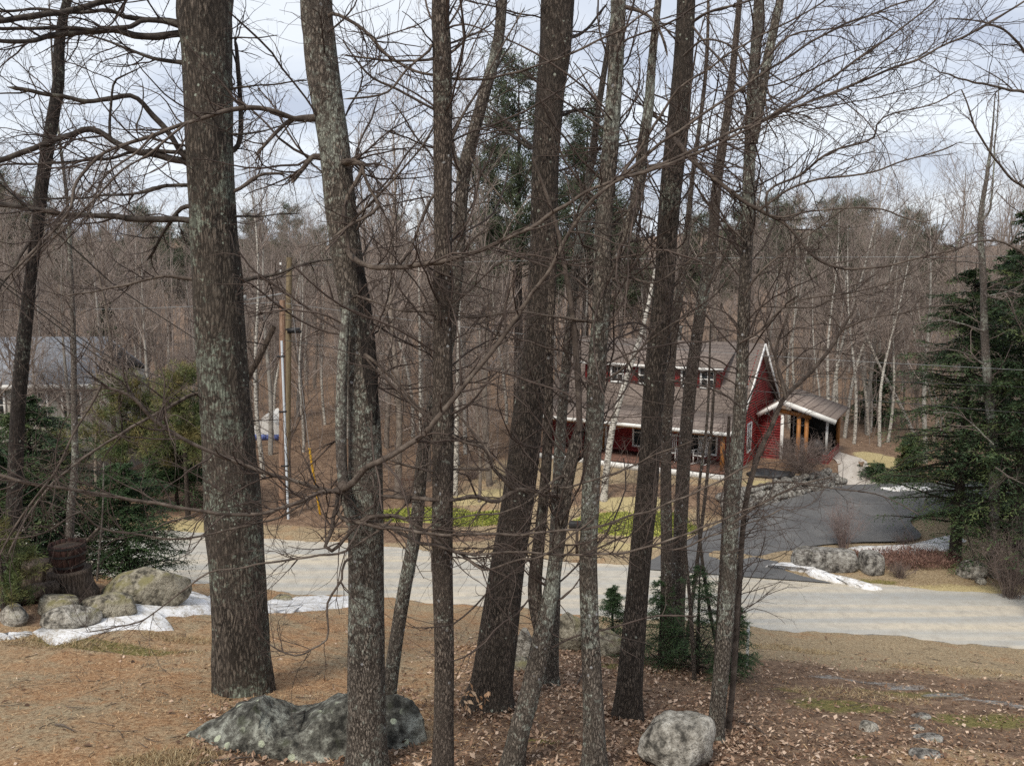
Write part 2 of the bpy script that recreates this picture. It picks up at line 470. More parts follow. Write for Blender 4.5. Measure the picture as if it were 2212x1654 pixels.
t = NT('road')
u = t.coord('World')
mp = t.n.new('ShaderNodeMapping'); t.l.new(t.n.new('ShaderNodeNewGeometry').outputs['Position'], mp.inputs[0])
mp.inputs['Rotation'].default_value = (0, 0, .205); mp.inputs['Scale'].default_value = (.06, 1.35, 1)
st = t.noise(mp.outputs[0], 1.0, 4, .55, .25)
c = t.ramp(st, [(.34, (.33, .33, .315)), (.46, (.41, .395, .355)), (.55, (.49, .44, .36)), (.68, (.55, .48, .36))])
c = t.mix(t.ramp(t.noise(u, 2.6, 8, .75), [(.36, .6), (.56, 0.)]), c, (.3, .275, .235))
g = t.noise(u, 55, 3, .7)
c = t.mix(t.ramp(g, [(.35, .4), (.5, 0.)]), c, (.25, .24, .22))
t.bump(g, .35, .01); t.done(c, .9)

t = NT('asphalt')
u = t.coord('World')
c = t.ramp(t.noise(u, .8, 6, .6), [(.35, (.09, .089, .09)), (.6, (.135, .133, .131)), (.75, (.185, .18, .172))])
c = t.mix(t.ramp(t.noise(u, 40, 3, .7), [(.36, .4), (.5, 0.)]), c, (.05, .05, .052))
t.bump(t.noise(u, 50, 3), .3, .01); t.done(c, .8)

t = NT('snow'); u = t.coord('World')
c = t.ramp(t.noise(u, 3.6, 8, .78), [(.36, (.33, .29, .24)), (.45, (.58, .57, .55)), (.56, (.76, .76, .77))])
c = t.mix(t.ramp(t.noise(u, 26, 3, .7), [(.36, .85), (.44, 0.)]), c, (.3, .25, .19))
t.bump(t.noise(u, 9, 5), .5, .04); t.done(c, .7)

def mat_leafscatter(name, stops):
    t = NT(name)
    w = t.n.new('ShaderNodeTexWhiteNoise'); w.noise_dimensions = '3D'
    a = t.n.new('ShaderNodeAttribute'); a.attribute_name = 'tint'
    return t.done(t.ramp(a.outputs['Fac'], stops), .8)
mat_leafscatter('dead_leaf', [(0, (.06, .034, .022)), (.35, (.18, .105, .066)), (.7, (.33, .22, .15)), (1, (.55, .42, .32))])
mat_leafscatter('straw_blade', [(0, (.17, .11, .055)), (.5, (.33, .24, .13)), (1, (.48, .4, .25))])
mat_leafscatter('green_leaf', [(0, (.08, .11, .02)), (.5, (.21, .25, .045)), (1, (.42, .4, .09))])
mat_leafscatter('needle_straw', [(0, (.07, .03, .015)), (.5, (.28, .145, .065)), (1, (.55, .4, .24))])
mat_leafscatter('red_brush', [(0, (.1, .055, .045)), (.5, (.19, .105, .085)), (1, (.27, .17, .13))])
mat_leafscatter('beech_leaf', [(0, (.33, .17, .08)), (.5, (.5, .3, .17)), (1, (.62, .45, .3))])

t = NT('red_siding'); v = t.coord('Object')
c = t.ramp(t.noise(v, 2.5, 5), [(.3, (.13, .016, .016)), (.6, (.22, .028, .027)), (.8, (.26, .045, .04))])
t.done(c, .6)
t = NT('shingle'); u = t.coord('Object')
br = t.n.new('ShaderNodeTexBrick'); br.inputs['Scale'].default_value = 1.0
br.inputs['Brick Width'].default_value = .3; br.inputs['Row Height'].default_value = .16; br.inputs['Mortar Size'].default_value = .012
br.inputs['Color1'].default_value = (.175, .14, .12, 1); br.inputs['Color2'].default_value = (.235, .19, .163, 1); br.inputs['Mortar'].default_value = (.09, .068, .062, 1)
sx = t.n.new('ShaderNodeSeparateXYZ'); t.l.new(u, sx.inputs[0])
cb = t.n.new('ShaderNodeCombineXYZ'); t.l.new(sx.outputs[0], cb.inputs[0]); t.l.new(t.math('MULTIPLY', sx.outputs[2], 1.25), cb.inputs[1])
t.l.new(cb.outputs[0], br.inputs['Vector'])
c = t.mix(t.ramp(t.noise(u, 1.1, 4), [(.35, 0.), (.7, .5)]), br.outputs['Color'], (.17, .14, .12))
t.done(c, .9)
mat_simple('shingle_grey', [(.3, (.17, .18, .2)), (.7, (.27, .285, .31))], 4)
mat_simple('white_paint', [(.3, (.62, .61, .58)), (.7, (.78, .77, .74))], 3, rough=.5)
mat_simple('cedar', [(.3, (.22, .09, .025)), (.7, (.38, .17, .055))], 3, vs=(6, 6, .6), rough=.55)
mat_simple('deck_brown', [(.3, (.1, .055, .04)), (.7, (.19, .1, .075))], 4)
mat_simple('grey_siding', [(.3, (.3, .28, .25)), (.7, (.42, .4, .36))], 2)
mat_simple('dark_inside', [(.3, (.012, .012, .012)), (.7, (.03, .028, .026))], 2)
mat_simple('blue_tarp', [(.3, (.05, .08, .25)), (.7, (.16, .2, .45))], 3, vs=(3, 3, .5), rough=.5)
mat_simple('pole_wood', [(.3, (.12, .07, .045)), (.55, (.25, .155, .105)), (.7, (.36, .28, .215))], 5, vs=(8, 8, .5))
mat_simple('pole_old', [(.3, (.12, .09, .05)), (.7, (.24, .19, .12))], 5, vs=(8, 8, .5))
mat_simple('conduit', [(.3, (.42, .46, .5)), (.7, (.62, .66, .7))], 3, rough=.4)
mat_simple('black_metal', [(.3, (.012, .012, .013)), (.7, (.035, .034, .035))], 6, rough=.45)
mat_simple('cable', [(.3, (.03, .03, .03)), (.7, (.06, .06, .06))], 6, rough=.5)
mat_simple('cable_grey', [(.3, (.16, .165, .165)), (.7, (.25, .255, .255))], 6, rough=.5)
mat_simple('yellow_plastic', [(.3, (.6, .32, .02)), (.7, (.75, .45, .05))], 6, rough=.4)
mat_simple('rust_iron', [(.3, (.05, .02, .014)), (.7, (.13, .05, .03))], 8)
mat_simple('barrel_wood', [(.3, (.012, .007, .006)), (.7, (.055, .025, .019))], 7, vs=(6, 6, .7))
mat_simple('stump_wood', [(.3, (.014, .01, .008)), (.5, (.055, .04, .03)), (.7, (.14, .11, .09))], 9, vs=(4, 4, .6), bump=.8)
mat_simple('soil', [(.3, (.03, .022, .016)), (.7, (.08, .055, .04))], 12)
mat_simple('paving', [(.3, (.38, .34, .3)), (.7, (.52, .48, .43))], 3)
mat_simple('bush_twig', [(.3, (.12, .09, .08)), (.7, (.23, .18, .155))], 3)
mat_simple('purple_bush', [(.3, (.16, .12, .115)), (.7, (.3, .235, .215))], 3)
t = NT('glass'); t.b.inputs['Roughness'].default_value = .08; t.b.inputs['Specular IOR Level'].default_value = .6
t.done(t.ramp(t.noise(t.coord('Object'), 1.5, 2), [(.3, (.012, .015, .016)), (.7, (.05, .06, .065))]), .08)
M = MATS

def tint(me, per_face, k):
    """one random tint value per piece"""
    a = me.attributes.new('tint', 'FLOAT', 'FACE'); a.data.foreach_set('value', np.repeat(per_face, k).astype(np.float32)[:len(me.polygons)])

def blades(name, S, D, N, L, Wd, mat, parent=None, r=None, mid=.45, bend=.0):
    """diamond leaves: start, direction, normal-ish side vector, length, width"""
    side = np.cross(D, N); side /= np.linalg.norm(side, axis=1, keepdims=True) + 1e-9
    nn = np.cross(side, D)
    a = S; b = S + D * (L * mid)[:, None] + side * (Wd / 2)[:, None] + nn * (bend * L)[:, None]
    c = S + D * L[:, None]; d = S + D * (L * mid)[:, None] - side * (Wd / 2)[:, None] + nn * (bend * L)[:, None]
    V = np.stack([a, b, c, d], 1).reshape(-1, 3)
    F = np.arange(len(V)).reshape(-1, 4)
    me = mesh_np(name, V, F, mat)
    if r is not None: tint(me, r.uniform(0, 1, len(F)), 1)
    return me

# ------------------------------------------------------------------ ground, road, driveway
def axis(lo, hi, f0, f1, step, g=1.16):
    a = list(np.arange(f0, f1 + 1e-6, step)); s = step
    while a[-1] < hi: s *= g; a.append(a[-1] + s)
    s = step
    while a[0] > lo: s *= g; a.insert(0, a[0] - s)
    return np.array(a)
gx = axis(-1500, 1500, -20, 24, .25); gy = axis(-60, 2600, 6, 46, .25)
XX, YY = np.meshgrid(gx, gy)
ZZ = TH(XX, YY)
V = np.stack([XX, YY, ZZ], -1).reshape(-1, 3)
nx, ny = len(gx), len(gy)
i = np.arange(ny - 1)[:, None] * nx + np.arange(nx - 1)[None]
F = np.stack([i, i + 1, i + nx + 1, i + nx], -1).reshape(-1, 4)
me = mesh_np('ground', V, F, M['ground'], True)
x, y = V[:, 0], V[:, 1]
def blob(px, py, rx, ry=None, soft=.6):
    c = G(px, py); ry = ry or rx
    d = np.sqrt(((x - c[0]) / rx) ** 2 + ((y - c[1]) / ry) ** 2)
    return 1 - sstep(d, 1 - soft, 1 + soft * .4)
S_, T_ = near_edge(x) - y, y - far_edge(x)
leafz = np.where(S_ > 0, sstep(x, -2.0, .3) * sstep(S_, 3.6, 6.5), sstep(T_, 9, 14))
leafz = np.maximum(leafz, np.where(S_ > 0, sstep(-y, -10.2, -9.2) * sstep(x, -4.5, -2.5), 0))
leafz = np.maximum(leafz, blob(80, 1290, 3, 1.6)) * (1 - .75 * blob(2080, 1640, 1.5, .9))
leafz = np.maximum(leafz, np.where(T_ > 0, (1 - sstep(x, -8, 4)) * sstep(T_, .8, 2.0) * .9, 0))
leafz = np.maximum(leafz, blob(1400, 1070, 4.5, 1.8)); leafz = np.maximum(leafz, blob(900, 1160, 4, .8))
mossz = np.maximum.reduce([blob(2130, 1560, 1.6, .8, .9) * .82, blob(1820, 1525, 1.5, .8, .9) * .75, blob(1960, 1500, 2.2, .6, .9) * .62, blob(1700, 1490, 1.2, .5, .9) * .6, blob(230, 1395, 1.8, .35), blob(1330, 1440, .7, .35), blob(1420, 1590, .5, .2) * .7,
                           blob(1850, 1630, .4, .15), blob(1160, 1600, .5, .2) * .7, blob(1880, 1260, 1.4, .4) * .7])
gravz = np.zeros(len(V))
for px, py in ((1790, 1462), (1870, 1475), (1950, 1487), (2040, 1500), (2130, 1515), (2220, 1528)): gravz = np.maximum(gravz, blob(px, py, .9, .34, .9) * .66)
gravz = np.maximum(gravz, np.where(S_ > 0, 1 - sstep(S_, .05, .45), 0) * .8)
grasz = np.maximum.reduce([blob(900, 1112, 2.6, 1.0), blob(1030, 1120, 2.2, .9), blob(1360, 1130, 2.6, 1.2), blob(1450, 1140, 1.2, .8), blob(1900, 1022, 1.2, 1.2) * .6])
dryz = np.maximum.reduce([blob(1040, 1075, 1.8, 1.0), blob(1370, 1090, 2.0, .9), blob(1910, 1015, 1.6, 2.2), blob(1350, 1180, 2.4, .5) * .8, blob(2050, 1275, 3.5, .5) * .75, blob(380, 1150, 2.6, 1.3) * .8, blob(1660, 1065, 1.5, .6) * .8])
for nm_, arrs in (('zone', (leafz, mossz, gravz)), ('zone2', (grasz, dryz, np.where(S_ > 0, sstep(x, .5, 4.), sstep(T_, 0, .5)) * (1 - blob(2080, 1640, 1.6, .9))))):
    ca = me.color_attributes.new(nm_, 'FLOAT_COLOR', 'POINT')
    ca.data.foreach_set('color', np.stack([*arrs, np.ones(len(V))], -1).astype(np.float32).ravel())
tag(link('ground', me), kind='structure')

rx = np.arange(-70, 71, .5)
n1, n2 = near_edge(rx) + .25 - .5, far_edge(rx) + .25
n1 = near_edge(rx) + .3; n0 = far_edge(rx) + .3; n1 = near_edge(rx) - .3
rv = np.concatenate([np.stack([rx, n1 + (n0 - n1) * f, np.full_like(rx, .0 + .05 * 4 * f * (1 - f) * .6)], -1) for f in np.linspace(0, 1, 7)])
k = len(rx); i = np.arange(6)[:, None] * k + np.arange(k - 1)[None]
tag(link('road', mesh_np('road', rv, np.stack([i, i + 1, i + k + 1, i + k], -1).reshape(-1, 4), M['road'], True)), kind='structure')

def sheet(name, left, right, mat, lift, sub=6, n=40):
    A, _, _ = resample([(*p, 0) for p in left], [1] * len(left), n); B, _, _ = resample([(*p, 0) for p in right], [1] * len(right), n)
    P = np.stack([A + (B - A) * f for f in np.linspace(0, 1, sub)], 1)
    P[..., 2] = lift(P[..., 0], P[..., 1])
    i = np.arange(n - 1)[:, None] * sub + np.arange(sub - 1)[None]
    return mesh_np(name, P.reshape(-1, 3), np.stack([i, i + sub, i + sub + 1, i + 1], -1).reshape(-1, 4), mat, True)
def zdrive(x, y):
    return np.maximum(TH(x, y) * .3, .0) + .05 + .12 * sstep(y, 27.5, 32)
dl = [(4.2, 26.2), (5.4, 27.6), (7.0, 29.3), (8.9, 31.3), (11.6, 33.6), (15, 35.9), (18.7, 36.6), (25, 37.0)]
dr = [(10.4, 24.85), (9.2, 25.9), (9.3, 27.0), (10.5, 28.05), (12.6, 28.5), (15.2, 28.9), (16.6, 31.5), (25, 33.0)]
tag(link('driveway', sheet('driveway', dl, dr, M['asphalt'], lambda a, b: zdrive(a, b) + .1 * sstep(b, 27, 29), 8)), kind='structure')
tag(link('walkway', sheet('walkway', [(15.2, 36.3), (15.6, 38.5), (15.2, 40.5)], [(18.2, 37.0), (17.4, 38.5), (16.6, 40.5)], M['paving'], lambda a, b: TH(a, b) + .05, 5, 12)), kind='structure')

# ------------------------------------------------------------------ snow patches, built as low drifts
def snow(poly, label, h=.07, lift=0., group='leftover snow by the road'):
    P = np.array([G(*p) for p in poly]); c = P.mean(0)
    P2, _, _ = resample(np.concatenate([P, P[:1]]), np.ones(len(P) + 1), 70)
    r = rs(len(label)); P2[:, :2] += r.normal(size=(70, 2)) * (.05 if h > .09 else .03) + (.16 if h > .09 else .05) * np.stack([sn(P2[:, :2], 2.6, 4), sn(P2[:, :2], 2.6, 14)], -1)
    rings = []
    for f, hh in ((1.03, -.03), (.97, .35), (.85, .75), (.6, 1), (.3, 1.0), (.02, 1.0)):
        q = c[None, :2] + (P2[:, :2] - c[None, :2]) * f
        z = TH(q[:, 0], q[:, 1]) + (lift if hh > 0 else 0) + h * hh * (1 + .35 * sn(q, 3., 3))
        rings.append(np.concatenate([q, z[:, None]], 1))
    V = np.concatenate(rings); n = 70
    i = np.arange(5)[:, None] * n + np.arange(n)[None]; j = np.arange(5)[:, None] * n + (np.arange(n)[None] + 1) % n
    return tag(link('snow_patch', mesh_np('snow_patch', V, np.stack([i, j, j + n, i + n], -1).reshape(-1, 4), M['snow'], True)), label, 'snow', group)
snow([(70, 1375), (187, 1361), (207, 1341), (290, 1311), (394, 1291), (470, 1279), (462, 1302), (441, 1327), (395, 1330), (340, 1345), (367, 1356), (317, 1369), (234, 1379), (140, 1388)], 'ragged white snow strip below the left mossy boulders', .1)
snow([(560, 1308), (590, 1296), (640, 1293), (700, 1288), (755, 1290), (760, 1308), (700, 1316), (640, 1322), (575, 1324)], 'white snow bank between the big pine and the lichened maple', .1)
snow([(-20, 1374), (20, 1369), (62, 1372), (55, 1379), (10, 1384), (-20, 1385)], 'thin sliver of snow at the far left edge of the lawn', .05)
snow([(1655, 1228), (1690, 1221), (1735, 1225), (1775, 1240), (1830, 1260), (1905, 1277), (1870, 1279), (1815, 1266), (1765, 1251), (1740, 1238), (1700, 1231)], 'dirty snow strip along the road corner of the driveway', .07, .1)
snow([(1850, 1187), (1900, 1189), (1960, 1187), (2012, 1180), (2035, 1163), (2065, 1160), (2060, 1176), (2010, 1191), (1940, 1197), (1870, 1196)], 'long curved snow rim on the near edge of the driveway', .1)
snow([(1900, 1062), (1950, 1059), (2010, 1062), (2000, 1067), (1930, 1067)], 'thin snow streak across the far end of the driveway', .05, .2)

# ------------------------------------------------------------------ boulders
def boulder(px, py, w, h, seed, mat, label, dz=.25, depth=.8, sub=4, name='boulder', group=None, facets=9, cut=.72, rz=None, rough=.06):
    c = G(px, py); s = m_per_px(px, py, c[1])
    a, hh = w * s / 2, h * s
    me = rock_mesh(name, (a * 1.06, a * depth, hh * (1 + dz) * .54), seed, M[mat], sub, facets, rough, cut)
    o = link(name, me); o.location = (c[0], c[1] + a * depth * .5, c[2] + hh * .5 - hh * dz * .5)
    o.rotation_euler = (0, 0, (seed % 7 - 3) * .12 if rz is None else rz)
    return tag(o, label, 'boulder', group)
boulder(303, 1303, 190, 68, 11, 'rock_mossy', 'largest tan mossy boulder beside the snow left of the big pine', depth=.62, rough=.03)
boulder(228, 1340, 125, 50, 12, 'rock_mossy', 'rounded greenish boulder between the largest tan boulder and the pitted grey one', depth=.7, rough=.03)
boulder(137, 1361, 116, 44, 13, 'rock_granite', 'pitted grey boulder in front of the barrel planter stump', depth=.7)
boulder(116, 1330, 108, 40, 14, 'rock_mossy', 'flat slanting mossy rock just below the barrel planter stump', depth=.7, facets=14)
boulder(22, 1349, 62, 38, 15, 'rock_granite', 'leftmost grey rock at the edge of the picture', depth=.8)
boulder(608, 1300, 40, 14, 16, 'rock_mossy', 'small yellowish stone at the road edge right of the big pine', sub=3)
boulder(1468, 1668, 172, 104, 57, 'rock_granite', 'pale granite boulder at the foot of the thin lichened maple', depth=.8, facets=8, cut=.8, rough=.07, rz=.3)
boulder(1222, 1404, 84, 76, 22, 'rock_mossy', 'tall green-tinged boulder behind the forked maple', depth=.7)
boulder(1133, 1420, 40, 62, 23, 'rock_granite', 'narrow grey boulder between the leaning pine and the forked maple', depth=.8)
boulder(1122, 1447, 56, 22, 24, 'rock_mossy', 'low flat rock beside the leaning pine trunk', depth=.9)
boulder(1312, 1416, 92, 46, 25, 'rock_mossy', 'dark low boulder under the small hemlock saplings', depth=.6)
boulder(1878, 1580, 42, 19, 26, 'rock_granite', 'small pointed stone lying in the leaves on the right', sub=3, facets=14)
boulder(2108, 1250, 64, 36, 28, 'rock_granite', 'low grey boulder beneath the right hemlock', depth=.8)
boulder(2192, 1256, 78, 44, 29, 'rock_granite', 'rounded grey boulder at the right edge across the road', depth=.8)
boulder(2120, 1262, 22, 14, 35, 'rock_granite', 'fist-like small stone in front of the right roadside boulders', sub=3)
for (px, py, w, h, sd, lb) in ((1993, 1552, 40, 7, 31, 'farthest of the four flat stepping stones'), (1985, 1577, 34, 6, 32, 'second farthest of the four flat stepping stones'),
                               (2010, 1599, 66, 9, 33, 'second nearest of the four flat stepping stones'), (2004, 1637, 76, 12, 34, 'nearest of the four flat stepping stones')):
    c = G(px, py); s = m_per_px(px, py, c[1])
    me = rock_mesh('stepping_stone', (w * s / 2, w * s * .36, .05), sd, M['rock_wall'], 3, 8, .03, .7)
    o = link('stepping_stone', me, None, (c[0], c[1] + .05, c[2] + .005)); tag(o, lb, 'stone', 'stepping stones in the right foreground')

def block(px, py, w, h, seed, label, yaw):
    c = G(px, py); s = m_per_px(px, py, c[1])
    V, F = ico(4); p = V.copy()
    p = np.sign(p) * np.abs(p) ** .42
    p /= np.abs(p).max()
    p += .035 * np.stack([sn(p, 3, seed + k) for k in range(3)], -1) + .012 * np.stack([sn(p, 13, seed + 5 + k) for k in range(3)], -1)
    me = mesh_np('stone_block', p * np.array((w * s / 2, .38, h * s * .58)), F, M['rock_wall'], True)
    o = link('stone_block', me, None, (c[0], c[1] + .38, c[2] + h * s * .46)); o.rotation_euler = (0, 0, yaw)
    return tag(o, label, 'stone block', 'cut stone blocks by the driveway mouth')
block(1790, 1238, 134, 44, 41, 'long squared granite block left of the bare forsythia shrub', -.12)
block(1892, 1245, 42, 44, 42, 'short upright granite block beside the red-brown shrubs', .15)

# the lichened slab boulder in the front: lofted cross sections
ol = [(335, 1618, 1632), (380, 1588, 1640), (430, 1562, 1648), (480, 1540, 1652), (520, 1516, 1660), (548, 1504, 1664), (575, 1520, 1668), (610, 1534, 1672), (660, 1528, 1678), (700, 1512, 1682), (740, 1499, 1690), (800, 1493, 1700), (850, 1489, 1705), (900, 1490, 1712), (916, 1510, 1716), (928, 1545, 1720), (938, 1600, 1724)]
secs = []
ox = np.array([o_[0] for o_ in ol]); xs = np.linspace(335, 938, 90)
tops = np.interp(xs, ox, [o_[1] for o_ in ol]); bots = np.interp(xs, ox, [o_[2] for o_ in ol])
K = 40
for q, (px, ty, by_) in enumerate(zip(xs, tops, bots)):
    f = q / 89.
    Yf = G(px, min(by_, 1640))[1] + .05; depth = .35 + .95 * sin(pi * min(1, f * 1.02 + .04)) ** .6
    top = at(px, ty + 24, Yf + .35); bz = float(TH(top[0], Yf)) - .35
    th = np.linspace(0, 2 * pi, K, endpoint=False)
    ca, sa = np.cos(th), np.sin(th)
    pw = lambda a, e_: np.sign(a) * np.abs(a) ** e_
    yy = Yf + .35 + pw(ca, .65) * depth * .55
    hz = (top[2] - bz) / 2
    zz = bz + hz + pw(sa, .75) * hz
    zz = np.where((ca > 0) & (sa > 0), zz - .12 * ca * hz, zz)
    secs.append(np.stack([np.full(K, top[0]), yy, zz], -1))
V = np.array(secs).reshape(-1, 3)
V += np.stack([.02 * (1.2 - 2 * np.abs(sn(V, 2.6, 61 + k))) + .02 * (1 - 2 * np.abs(sn(V, 8, 71 + k))) + .012 * sn(V, 26, 81 + k) for k in range(3)], -1)
for nrm, off in (((.93, -.36, .05), .0), ((.12, -.8, .58), .12), ((-.42, -.6, .68), .16), ((.35, -.72, .6), .1), ((0., -.97, .2), .1)):
    nrm = np.array(nrm) / np.linalg.norm(nrm); pr_ = V @ nrm; lim = np.percentile(pr_, 91 if off == 0 else 80)
    V -= nrm * np.maximum(pr_ - lim, 0)[:, None] * .9
n = 90; i = np.arange(n - 1)[:, None] * K + np.arange(K)[None]; j = np.arange(n - 1)[:, None] * K + (np.arange(K)[None] + 1) % K
Q = np.stack([i, j, j + K, i + K], -1).reshape(-1, 4)
caps = []
for e0 in (0, (n - 1) * K):
    V = np.concatenate([V, [V[e0:e0 + K].mean(0)]]); caps += [[e0 + a, e0 + (a + 1) % K, len(V) - 1] for a in range(K)]
base = np.array((V[:, 0].mean(), V[:, 1].mean(), V[:, 2].min()))
tag(link('slab_boulder', mesh_np('slab_boulder', V - base, [Q, np.array(caps)], M['rock_slab'], True), None, base), 'long lichen-spotted slab boulder in the foreground at the foot of the pine', 'boulder')

# ------------------------------------------------------------------ foreground trees
def trunk_mesh(name, P, R, mat, sides, rough, seed, ridges=7, lobe=0.):
    V, F = tubes(P[None], R[None], sides)
    n = len(P); th = np.tile(np.arange(sides) * 2 * pi / sides, n)
    d = np.concatenate([[0], np.cumsum(np.linalg.norm(np.diff(P, axis=0), axis=1))]).repeat(sides)
    C = P.repeat(sides, 0)
    q = np.stack([np.cos(th) * ridges, np.sin(th) * ridges, d * 2.2], -1)
    dis = rough * (.6 * sn(q, 1., seed) + .4 * sn(q, 2.3, seed + 1)) + rough * .6 * sn(np.stack([np.cos(th), np.sin(th), d * .9], -1), 1.2, seed + 2)
    dis = dis + lobe * np.exp(-np.maximum(d - .3, 0) / .22) * (.35 + .65 * np.abs(sn(np.stack([np.cos(th) * 2, np.sin(th) * 2], -1), 1.3, seed + 5)))
    V = C + (V - C) * (1 + dis)[:, None]
    return V, F

def traced(pts, Y0, Y1=None):
    """pixel trace (x, y, width) -> points and radii"""
    Y1 = Y0 if Y1 is None else Y1
    P, R = [], []
    for k, (px, py, w) in enumerate(pts):
        Y = Y0 + (Y1 - Y0) * k / max(1, len(pts) - 1)
        P.append(at(px, py, Y)); R.append(w * .48 * m_per_px(px, py, Y))
    return np.array(P), np.array(R)

def limb_pts(l, w0, w1): return [(a, b, w0 + (w1 - w0) * (k / max(1, len(l) - 1)) ** .8) for k, (a, b) in enumerate(l)]

def fg_tree(name, label, trunk, Y, bark, limbs=(), stems=(), seed=1, sides=28, rough=.06, flare=1.25, twigs=60, tl=(.5, 2.2), limb_mat='limb', twig_mat='twig', dens=5.0, sub=4, lean=0., ext=True, sprout_t=(.3, 1.), up=.05, cat='tree', group='bare trees in the front yard', tw_r=.0024):
    r = rs(seed)
    if Y is None: Y = G(trunk[-1][0], trunk[-1][1])[1]
    P, R = traced(trunk, Y + lean, Y)
    P, R = P[::-1], R[::-1]                       # base upwards
    b = P[0].copy(); gz = float(TH(b[0], b[1]))
    d0 = (P[0] - P[1]) / np.linalg.norm(P[0] - P[1])
    if b[2] > gz + .05:
        k = (b[2] - gz) / max(.3, -d0[2]); foot = b + d0 * k; foot[2] = float(TH(foot[0], foot[1]))
        P = np.concatenate([[foot - (0, 0, .25)], [foot], P]); R = np.concatenate([[R[0] * flare * 1.12], [R[0] * flare], R])
    else:
        foot = np.array((b[0], b[1], gz)); P = np.concatenate([[b - (0, 0, .4)], P]); R = np.concatenate([[R[0] * 1.08], R])
    if ext:                                        # goes on above the picture
        d1 = P[-1] - P[-2]; d1 /= np.linalg.norm(d1)
        P = np.concatenate([P, [P[-1] + d1 * 2.2 + r.normal(size=3) * .1, P[-1] + d1 * 5 + r.normal(size=3) * .3]]); R = np.concatenate([R, [R[-1] * .8, R[-1] * .3]])
    Ln = np.linalg.norm(np.diff(P, axis=0), axis=1).sum()
    Pt, Rt, _ = resample(P, R, int(Ln / (.075 if sides > 20 else .12)))
    root = empty(name, foot, label, cat, group)
    V, F = trunk_mesh('trunk', Pt, Rt, M[bark], sides, rough, seed, lobe=.42)
    link('trunk', mesh_np('trunk', V - foot, F, M[bark], True), root)
    PS, RS = [], []
    Pp, Rp, _ = resample(P, R, 60); Pp, Rp = Pp, Rp; PS.append(Pp); RS.append(Rp)
    allP, allR, wts = [], [], []
    for (tr, y0, y1, bk) in stems:
        A, B = traced(tr, y0, y1); A, B, L = resample(A, B, max(12, int(sum(np.linalg.norm(np.diff(A, axis=0), axis=1)) / .1)))
        V, F = trunk_mesh('stem', A, B, M[bk], 18, rough, seed + len(PS))
        link('stem', mesh_np('stem', V - foot, F, M[bk], True), root)
        a2, b2, _ = resample(A, B, 60); PS.append(a2); RS.append(b2)
    LP, LR = [], []
    for l in limbs:
        pts, w0, w1, y0, y1 = l[:5]; mt = l[5] if len(l) > 5 else limb_mat
        A, B = traced(limb_pts(pts, w0, w1), y0, y1)
        host = np.concatenate(PS); hr = np.concatenate(RS); dd = np.linalg.norm(host - A[0], axis=1); kk = int(np.argmin(dd))
        if .3 * hr[kk] < dd[kk] < 3.2 * hr[kk] + .12:
            A = np.concatenate([[host[kk] * .85 + A[0] * .15 - (0, 0, .03)], A]); B = np.concatenate([[B[0] * 1.5], B])
        tipd = A[-1] - A[-2]; tipd /= np.linalg.norm(tipd)
        A = np.concatenate([A, [A[-1] + tipd * B[-1] * 2.5]]); B = np.concatenate([B, [B[-1] * .12]])
        nn = max(14, int(np.linalg.norm(np.diff(A, axis=0), axis=1).sum() / .09))
        A, B, L = resample(A, B, nn)
        A = A + .012 * np.stack([sn(A, 6, seed + 3 + k) for k in range(3)], -1)
        B = B * (1 + .1 * sn(A, 9, seed + 9))
        V, F = tubes(A[None], B[None], 9)
        link('limb', mesh_np('limb', V - foot, F, M[mt], True), root)
        a2, b2, _ = resample(A, B, 26); LP.append(a2); LR.append(b2)
    mbs = MB()
    lvl1 = []
    if LP:
        lp, lr = np.array(LP), np.array(LR)
        tot = np.linalg.norm(np.diff(lp, axis=1), axis=-1).sum()
        lvl1.append(grow(r, lp, lr, int(tot * dens), (.25, 1.3), (.35, 1.1), 8, .16, .03, .5, tw_r * 1.2, (.08, 1.)))
    if twigs:
        A_, B_ = grow(r, np.array(PS), np.array(RS), twigs, tl, (.6, 1.35), 10, .13, up, .2, tw_r * 1.4, sprout_t); lvl1.append((A_, np.minimum(B_, .011)))
    tw = []
    for (A, B) in lvl1:
        mbs.add(*tubes(A, B, 5))
        L = np.linalg.norm(np.diff(A, axis=1), axis=-1).sum()
        C, D = grow(r, A, B, int(L * sub * 1.25), (.12, .8), (.35, 1.0), 5, .2, .04, .65, tw_r, (.1, 1.)); tw.append((C, D))
        L2 = np.linalg.norm(np.diff(C, axis=1), axis=-1).sum()
        tw.append(grow(r, C, D, int(L2 * 2.7), (.06, .3), (.4, 1.0), 3, .2, .04, .8, tw_r * .85, (.15, 1.)))
    if mbs.n:
        o = link('branches', mesh_np('branches', np.concatenate(mbs.V) - foot, np.concatenate(mbs.Q), M[twig_mat], True), root); o['kind'] = 'stuff'
        t2 = MB()
        for A, B in tw: t2.add(*tubes(A, B, 3))
        o = link('twigs', mesh_np('twigs', np.concatenate(t2.V) - foot, np.concatenate(t2.Q), M[twig_mat]), root); o['kind'] = 'stuff'
    return root

